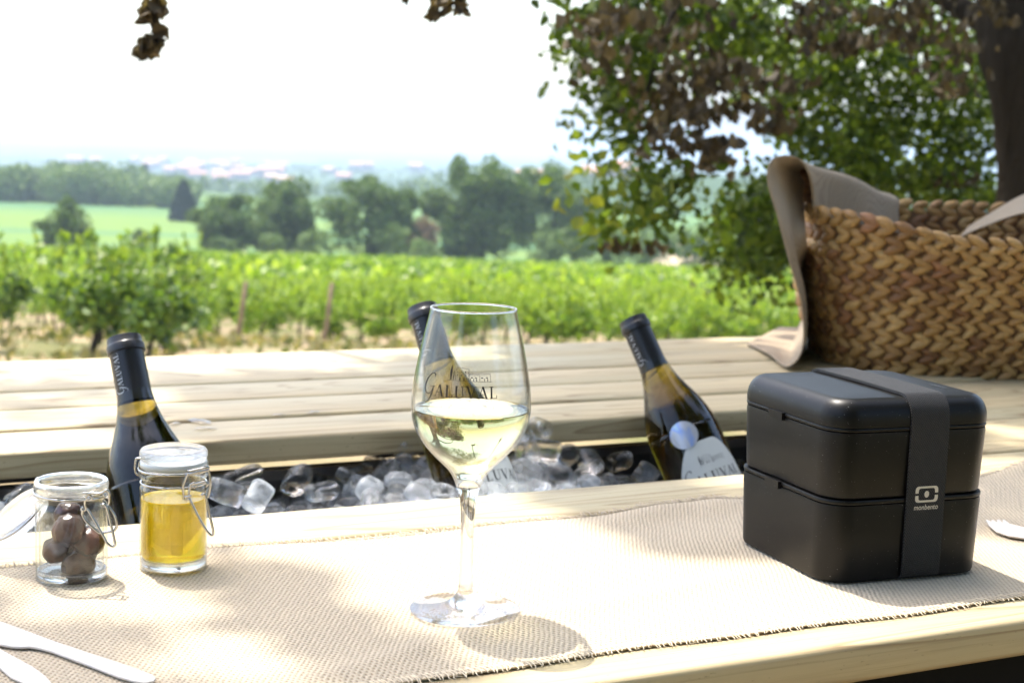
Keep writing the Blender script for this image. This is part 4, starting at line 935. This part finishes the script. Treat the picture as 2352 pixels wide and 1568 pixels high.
for c, r, n in (((.62, 2.35, .9), .15, 480), ((.75, 2.3, .9), .20, 640), ((1.0, 2.3, .9), .22, 640), ((1.25, 2.35, .9), .22, 520), ((.68, 2.62, .95), .16, 420), ((.85, 2.65, .95), .2, 520), ((1.1, 2.7, .95), .2, 520), ((.9, 2.1, .8), .2, 420), ((.64, 2.1, .8), .12, 220)):
    shade(c, r, n, h=gS.uniform(2.6, 3.6), sz=.08)
for k in range(34):                          # loose fill between the sprays, far side of the crown
    x_ = gO.uniform(1560, 2330); y_ = gO.uniform(-60, 560 if x_ > 1850 else 250)
    gr.append(leaves(clump(x_, y_, 70, 60, gO.uniform(6.8, 8.2), 36, gO)-OB, .06, gO, .2))
for k in range(40):                          # thick upper crown over the far end of the table
    c = np.array([gO.uniform(-.2, 3.0), gO.uniform(3.2, 6.5), gO.uniform(2.7, 4.6)])
    if c[1]*.09+1.3 > c[2]: continue
    gr.append(leaves(blob(c, (.6, .6, .35), 260, gO, .5)-OB, .09, gO, .2))
for k in range(26):                          # the rest of the crown, above and behind the camera's view
    c = np.array([gO.uniform(1.6, 5.5), gO.uniform(3.4, 9.5), gO.uniform(3.6, 7.2)]); gr.append(leaves(blob(c, (.9, .9, .6), 420, gO, .5)-OB, .10, gO, .2))
for k in range(60):                          # unseen leaves added over and behind the viewer to block sky light
    c = np.array([gO.uniform(-1.6, 4.2), gO.uniform(-3.5, 1.2), gO.uniform(4.2, 6.4)]); gr.append(leaves(blob(c, (.8, .8, .5), 230, gO, .5)-OB, .13, gO, .2, flat=.6))
for k in range(12):
    c = np.array([gO.uniform(-4.2, -2.9), gO.uniform(.6, 3.2), gO.uniform(5.2, 6.2)]); gr.append(leaves(blob(c, (.5, .5, .35), 160, gO, .5)-OB, .09, gO, .2))
leaf_obj('crown', gr, M_oak, oak); leaf_obj('yellowing_leaves', ye, M_oaky, oak); leaf_obj('withered_leaves', de, M_dead, oak)

# ------------------------------------------------------------------ vineyard
gV = np.random.default_rng(5)
def vine_mesh(seed, w=.75, h=1.45, n=620, leaf=.13):
    g = np.random.default_rng(seed); ch = []
    for k in range(9):
        c = (g.uniform(-w, w)*.8, g.uniform(-.18, .18), g.uniform(.62, h-.15)); ch.append(leaves(blob(c, (.34, .26, .26), n//9, g, .5), leaf, g, .25, 1.6))
    for k in range(7):      # shoots standing up from the top
        x = g.uniform(-w, w); P = np.stack([np.full(16, x)+np.linspace(0, g.uniform(-.2, .2), 16), g.normal(0, .05, 16), np.linspace(h-.3, h+g.uniform(.05, .35), 16)], 1); ch.append(leaves(P, leaf*.8, g, 0, 1.5, .5, 1))
    return ch
def vine(seed, **k):
    r = empty('grapevine'); f = leaf_obj('foliage', vine_mesh(seed, **k), M_vine, r); g = np.random.default_rng(seed); b = MB()
    b.tube(catmull([(0, 0, -.15), (g.uniform(-.05, .05), .02, .25), (g.uniform(-.12, .12), 0, .55), (g.uniform(-.1, .1), 0, .85)], 12), np.linspace(.045, .025, 12), 7); t_ = b.build('trunk', M_bark, r, True)
    KIDS[r.name] = [f, t_]; return r
VP = [vine(100+k) for k in range(6)]; vused = set()
M_vine_shade = leaf_mat('shaded_vine_leaf', [(.045, .095, .014), (.08, .155, .018), (.15, .25, .025), (.28, .37, .05)], .35, .4, spec=.6)  # darker vine leaf copy, shade of the near-left bushes painted into its colour
VD = []
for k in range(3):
    r_ = vine(300+k, h=1.6, n=600, leaf=.15); KIDS[r_.name][0].data.materials[0] = M_vine_shade; VD.append(r_)
def put_vine(x, y, s, label, group, k=None):
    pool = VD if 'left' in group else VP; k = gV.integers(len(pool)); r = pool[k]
    if r.name in vused: r = copy_tree(r)
    else: vused.add(r.name)
    r.location = (x, y, float(gz(x, y))-.03); r.scale = (s*gV.uniform(.9, 1.1), s, s*gV.uniform(.88, 1.12)); r.rotation_euler = (0, 0, gV.normal(0, .15)+(math.pi if gV.random() < .5 else 0))
    return tag(r, label, 'grapevine', group)
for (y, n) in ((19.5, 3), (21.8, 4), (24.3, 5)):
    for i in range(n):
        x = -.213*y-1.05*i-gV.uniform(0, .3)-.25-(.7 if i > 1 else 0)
        put_vine(x, y+gV.normal(0, .2), .90, 'tall grapevine with shade-darkened leaf colour in the nearest block at the left', 'nearest grapevines at the left')
row = 0; y = 30.
while y < 48:
    half = y*.385; x = -half
    while x < half:
        if not (y < 31 and x > 1.2) : put_vine(x, y, .78, 'bright green grapevine in the rows beyond the table', 'grapevines in the rows beyond the table')
        x += 1.32
    y += 2.35
for i in range(14):
    put_vine(.6+i*1.05, 26.5+gV.normal(0, .2), .80, 'leafy grapevine close behind the table at the right', 'nearest grapevines at the right')
ch = []
while y < 182:
    half = y*.5; n = int(half*2*2.6*7); xs2 = gV.uniform(-half, half, n); lf = .16+.0016*y; n2 = int(n*.115/lf); xs2 = xs2[:n2*2]
    yy = y+gV.normal(0, .22, len(xs2)); hz = .85+.12*np.sin(xs2*1.7+y)+.1*np.sin(xs2*.61-y)
    zz = gz(xs2, yy)+.45+(hz)*gV.uniform(0, 1, len(xs2))**.6; C_ = np.stack([xs2, yy, zz], 1)
    if y > 150: C_ = C_[(C_[:, 0] > -36) | (y < 158)]
    C_ = C_[~((C_[:, 1] > 140) & (C_[:, 0] > -30) & (C_[:, 0] < -24))]
    ch.append(leaves(C_, lf*2, gV, .1, 1.2)); y += 2.4
tag(leaf_obj('vineyard', ch, M_vine), 'rows of green vines running back to the line of trees', 'vineyard', kind='stuff')
for (xb, yb, xt, yt, Y, lb) in ((541, 800, 565, 648, 29., 'left of the two weathered vineyard posts'), (742, 797, 763, 650, 29., 'right of the two weathered vineyard posts')):
    B_, T_ = at(xb, yb, Y), at(xt, yt, Y+.1); b = MB(); P = [B_-(T_-B_)*.15, B_, (B_+T_)/2+np.array([.01, 0, 0]), T_]; P = np.array(P)-B_
    b.tube(P, [.052, .05, .047, .042], 9); b.add([(P[3][0]+.04*math.cos(q), P[3][1]+.04*math.sin(q), P[3][2]+.012) for q in np.linspace(0, 6.28, 9)[:-1]], [tuple(range(8))])
    o = b.build('wooden_post', plain('weathered_post', (.26, .17, .10), .9, 30, .4, .3), None, True); o.location = B_; tag(o, lb+' in front of the vines', 'post')

n = 5200; yq = gV.uniform(13, 34, n); xq = gV.uniform(-.4, .4, n)*yq; cl = np.sin(xq*1.7+yq)*np.sin(yq*1.3-xq*.7) > -.1; xq, yq = xq[cl], yq[cl]
ch = [leaves(np.stack([xq+gV.normal(0, .04, len(xq)), yq, gz(xq, yq)+gV.uniform(.0, .22, len(xq))], 1), .16, gV, -.9)]
M_weed = leaf_mat('dry_grass', [(.12, .15, .04), (.22, .20, .09), (.34, .28, .15)], .3, .8)
tag(leaf_obj('weeds', ch, M_weed), 'dry weeds and grass on the soil among the nearest vines', 'weeds', kind='stuff')
# ------------------------------------------------------------------ trees beyond the vineyard
gT = np.random.default_rng(9)
def tree(x0, x1, ytop, ybase, Y, name, label, m=M_tree, n=2600, leaf=.55, trunk=True, shape='round', group='trees beyond the vineyard', open_=0):
    xc = (x0+x1)/2; k = Y/FPX; W_ = (x1-x0)*k/2*1.22; n = int(n*2.2); top = at(xc, ytop, Y)[2]; c = at(xc, ybase, Y); z0 = float(gz(c[0], Y)); H_ = top-z0
    r = tag(empty(name, (c[0], Y, z0)), label, 'tree' if name != 'shrub' else 'shrub', group); ch = []
    if shape == 'cone':
        q = gT.uniform(0, 1, n); a = gT.uniform(0, 6.28, n); rad_ = W_*np.sin(np.clip((1-q)*1.35+.12, 0, 1.57))*gT.uniform(.7, 1.05, n)
        ch.append(leaves(np.stack([rad_*np.cos(a), rad_*np.sin(a), H_*(.04+.96*q)], 1), leaf, gT, -.5))
    else:
        nb = 22; m_ = n//nb
        for i in range(nb):
            a = gT.uniform(0, 6.28); q = gT.uniform(.0, 1)**.7; rr2 = W_*(.84)*math.sqrt(gT.uniform(0, 1))*(math.sin(math.pi*(.16+.74*q))**.6)
            ch.append(leaves(blob((rr2*math.cos(a)*1.02, rr2*math.sin(a), H_*(.07+.78*q)), (W_*gT.uniform(.15, .40), W_*.3, H_*gT.uniform(.08, .19)), m_, gT, .4), leaf, gT, .1))
        ch.append(leaves(blob((0, 0, H_*.46), (W_*.8, W_*.8, H_*.44), m_*5, gT, .33), leaf, gT, .1))
    leaf_obj('crown', ch, m, r)
    if trunk:
        b = MB(); b.tube([(0, 0, -.3), (.1, 0, H_*.25), (-.1, .1, H_*.6)], [H_*.035, H_*.028, H_*.012], 8); b.build('trunk', M_bark, r, True)
    return r
tree(100, 216, 448, 556, 165, 'round_tree', 'small round tree standing alone in the field at the left', n=2000, leaf=.42)
tree(300, 352, 520, 566, 175, 'shrub', 'faint low shrub in the field right of the lone round tree', M_pale, 500, .4, False, group='shrubs beyond the vineyard')
tree(448, 590, 432, 574, 183, 'broad_tree', 'greyish green tree at the left end of the tree line', n=2600)
tree(560, 722, 402, 578, 190, 'broad_tree', 'dark round tree second from the left in the tree line', n=3400)
tree(745, 960, 394, 580, 190, 'broad_tree', 'wide dark tree in the middle of the line behind the wine glass', n=4200)
tree(985, 1225, 344, 582, 195, 'tall_tree', 'tallest tree of the line directly behind the wine glass', n=5600)
tree(1170, 1370, 368, 584, 200, 'tall_tree', 'tall tree right of the tallest one, partly behind oak leaves', n=4200)
tree(930, 1010, 492, 572, 186, 'dry_shrub', 'reddish brown withered bush between two dark trees', M_dry, 900, .35, group='shrubs beyond the vineyard')
tree(930, 1010, 545, 582, 178, 'shrub', 'low green bush below the withered reddish bush', M_pale, 500, .35, False, group='shrubs beyond the vineyard')
tree(670, 770, 515, 582, 180, 'shrub', 'light green bush between the dark trees of the line', M_pale, 800, .35, False, group='shrubs beyond the vineyard')
tree(470, 540, 540, 580, 178, 'shrub', 'light green bush at the foot of the leftmost tree of the line', M_pale, 500, .35, False, group='shrubs beyond the vineyard')
tree(590, 660, 532, 582, 179, 'shrub', 'low light bush in front of the second dark tree of the line', M_pale, 500, .35, False, group='shrubs beyond the vineyard')
tree(1225, 1300, 520, 586, 184, 'shrub', 'green bush between the two tallest trees of the line', M_pale, 700, .35, False, group='shrubs beyond the vineyard')
tree(860, 945, 508, 580, 184, 'shrub', 'green bush at the right foot of the wide dark tree', M_pale, 700, .35, False, group='shrubs beyond the vineyard')
tree(1290, 1440, 500, 588, 186, 'shrub', 'large dark bush under the tall tree at the right of the line', M_tree, 1500, .4, False, group='shrubs beyond the vineyard')
tree(1410, 1560, 488, 592, 200, 'shrub', 'pale green bush just left of the sandy slope', M_pale, 1500, .45, False, group='shrubs beyond the vineyard')
tree(1540, 1650, 500, 596, 205, 'shrub', 'pale grey green bush beside the sandy slope', M_pale, 1200, .45, False, group='shrubs beyond the vineyard')
tree(1640, 1860, 540, 605, 190, 'shrub', 'long bush seen below the hanging oak leaves at the right', M_tree, 1600, .45, False, group='shrubs beyond the vineyard')
tree(395, 448, 415, 492, 330, 'conifer', 'dark pointed conifer before the wood at the left', M_cyp, 1500, .8, True, 'cone', 'pointed dark trees')
tree(323, 345, 376, 440, 700, 'cypress', 'slim dark cypress rising above the wood near the town', M_cyp, 700, 1.4, False, 'cone', 'pointed dark trees')
tree(283, 300, 388, 430, 720, 'cypress', 'slimmer cypress left of the taller one near the town', M_cyp, 500, 1.4, False, 'cone', 'pointed dark trees')
c = at(1590, 575, 215); b = MB(); V = []
for i in range(14):
    for j in range(26):
        u, v = j/25*2-1, i/13*2-1; X, Yq = c[0]+u*7.5, 216+v*7; zz = float(gz(X, Yq))+4.6*math.exp(-(u*1.5)**2-(v*1.2)**2)+.3*math.sin(j*1.3+i)-.3
        V.append((X, Yq, zz))
b.add(V, [(i*26+j, i*26+j+1, (i+1)*26+j+1, (i+1)*26+j) for i in range(13) for j in range(25)]); tag(b.build('sandy_bank', plain('sand', (.50, .41, .28), .95, .8, .5, .2), None, True), kind='structure')
# wood at the left, beyond the field
ch = []
for k in range(260):
    yq = gT.uniform(400, 470); x = gT.uniform(-.37, -.212)*yq; h_ = gT.uniform(5, 8)+3*max(0, math.sin(x*.09)); z0 = float(gz(x, yq)); ch.append(leaves(blob((x, yq, z0+h_*.5), (h_*.42, h_*.42, h_*.55), 130, gT, .35), 1.5, gT, 0))
tag(leaf_obj('woodland', ch, M_wood2), 'belt of woodland beyond the field at the left', 'woodland', kind='stuff')
ch = []
for k in range(330):
    yq = gT.uniform(480, 2900); x = gT.uniform(-.42, .42)*yq
    if yq < 640 and x < -40: continue
    h_ = gT.uniform(5, 9); z0 = float(gz(x, yq)); nL = 60; gx_, gy_ = gT.normal(0, 14+yq*.012, 5), gT.normal(0, 8, 5)
    for a_, b_ in zip(gx_, gy_): ch.append(leaves(blob((x+a_, yq+b_, z0+h_*.45), (h_*.5, h_*.5, h_*.5), nL//2, gT, .35), 2.6, gT, 0))
tag(leaf_obj('distant_trees', ch, M_wood2), 'scattered trees and hedges across the hazy valley', 'distant trees', kind='stuff')

for i, (x, yq, W_, H_, lb) in enumerate(((2.6, -2.9, 2.5, 6.5, 'unseen tree added behind the viewer at the right to block sky light'), (-.9, -5.2, 3.0, 6.5, 'unseen tree added behind the viewer to block sky light'), (4.6, .6, 2.2, 6.0, 'unseen tree added right of the table to block sky light'), (-6.8, -5.5, 2.0, 4.2, 'small unseen tree added behind the viewer at the left to block sky light'))):  # unseen trees added to cut sky light and darken reflections
    r = tag(empty('sky_blocker_tree', (x, yq, 0)), lb, 'tree', 'unseen trees added to block sky light'); ch = []
    for k in range(26):
        a = gT.uniform(0, 6.28); q = gT.uniform(.1, .95); rr2 = W_*.7*math.sqrt(gT.uniform(0, 1))*math.sin(math.pi*(.15+.7*q))**.5
        ch.append(leaves(blob((rr2*math.cos(a), rr2*math.sin(a), H_*q), (W_*.4, W_*.4, H_*.14), 330, gT, .5), .17, gT, .2))
    leaf_obj('crown', ch, M_oak, r); b = MB(); b.tube([(0, 0, -.1), (.05, 0, H_*.3), (0, .1, H_*.7)], [.16, .13, .05], 10); b.build('trunk', M_bark, r, True)
# ------------------------------------------------------------------ town in the valley
M_wall = [plain('pale_render_%d' % i, c_, .9, .5, .1, .08) for i, c_ in enumerate(((.25, .205, .17), (.23, .18, .145), (.28, .25, .22)))]
M_roof = [plain('clay_tiles_%d' % i, c_, .85, 1.2, .3, .15) for i, c_ in enumerate(((.48, .24, .16), (.52, .33, .24)))]
def house(k):
    r = empty('house'); g = np.random.default_rng(k); w_, d_, h_ = g.uniform(9, 15), g.uniform(7, 9), g.uniform(4.5, 7.5); b = MB()
    b.box((-w_/2, -d_/2, -1.5), (w_/2, d_/2, h_)); W1 = b.build('wall', M_wall[k % 3], r)
    b = MB(); e = .5; V = [(-w_/2-e, -d_/2-e, h_+.02), (w_/2+e, -d_/2-e, h_+.02), (w_/2+e, d_/2+e, h_+.02), (-w_/2-e, d_/2+e, h_+.02), (-w_/2-e, 0, h_+2.2), (w_/2+e, 0, h_+2.2)]
    b.add(V, [(0, 3, 2, 1), (0, 1, 5, 4), (2, 3, 4, 5), (0, 4, 3), (1, 2, 5)]); Rf = b.build('roof', M_roof[k % 2], r)
    kids = [W1, Rf]
    for x in np.linspace(-w_*.35, w_*.35, 4):
        b = MB(); b.box((x-.5, -d_/2-.05, h_*.45), (x+.5, -d_/2-.003, h_*.45+1.3)); kids.append(b.build('window', M_black, r))
    KIDS[r.name] = kids; return r
HP = [house(k) for k in range(5)]; hused = set(); spots = []
for k in range(50):
    yq = gT.uniform(1400, 2700); px_ = gT.choice([gT.uniform(150, 640), gT.uniform(420, 620), gT.uniform(620, 960)]); x = at(px_, 400, yq)[0]; spots.append((x, yq, 'pale town houses in the valley', 'small pale town house with clay roof in the hazy valley at the left'))
for k in range(16):
    px_ = gT.uniform(1195, 1480); yq = gT.uniform(740, 860); spots.append((at(px_, 370, yq)[0], yq, 'houses on the wooded rise', 'pale house on the wooded rise behind the tall trees'))
for k in range(14): px_ = gT.uniform(1500, 1760); yq = gT.uniform(900, 1500); spots.append((at(px_, 430, yq)[0], yq, 'houses seen below the oak', 'small pale house in the valley seen below the oak branches'))
for i, (x, yq, grp, lb) in enumerate(spots):
    k = i % 5; r = HP[k]
    if k in hused: r = copy_tree(r)
    hused.add(k); r.location = (x, yq, float(gz(x, yq))+1.); r.rotation_euler = (0, 0, gT.uniform(-.7, .7)); s = gT.uniform(1.0, 1.5)*(.55 if 'rise' in lb else 1); r.scale = (s, s, s); tag(r, lb, 'house', grp)

# ------------------------------------------------------------------ haze
m = bpy.data.materials.new('haze'); m.use_nodes = True; t = m.node_tree; t.nodes.clear(); o_ = t.nodes.new('ShaderNodeOutputMaterial'); pv = t.nodes.new('ShaderNodeVolumePrincipled')
pv.inputs['Color'].default_value = (.58, .71, .90, 1); pv.inputs['Density'].default_value = HAZE; pv.inputs['Anisotropy'].default_value = .3; t.links.new(pv.outputs[0], o_.inputs[1])
b = MB(); b.box((-17000, -80, -90), (17000, 16100, 60)); hz_ = b.build('haze', m); tag(hz_, 'pale summer haze filling the valley', 'haze', kind='stuff')
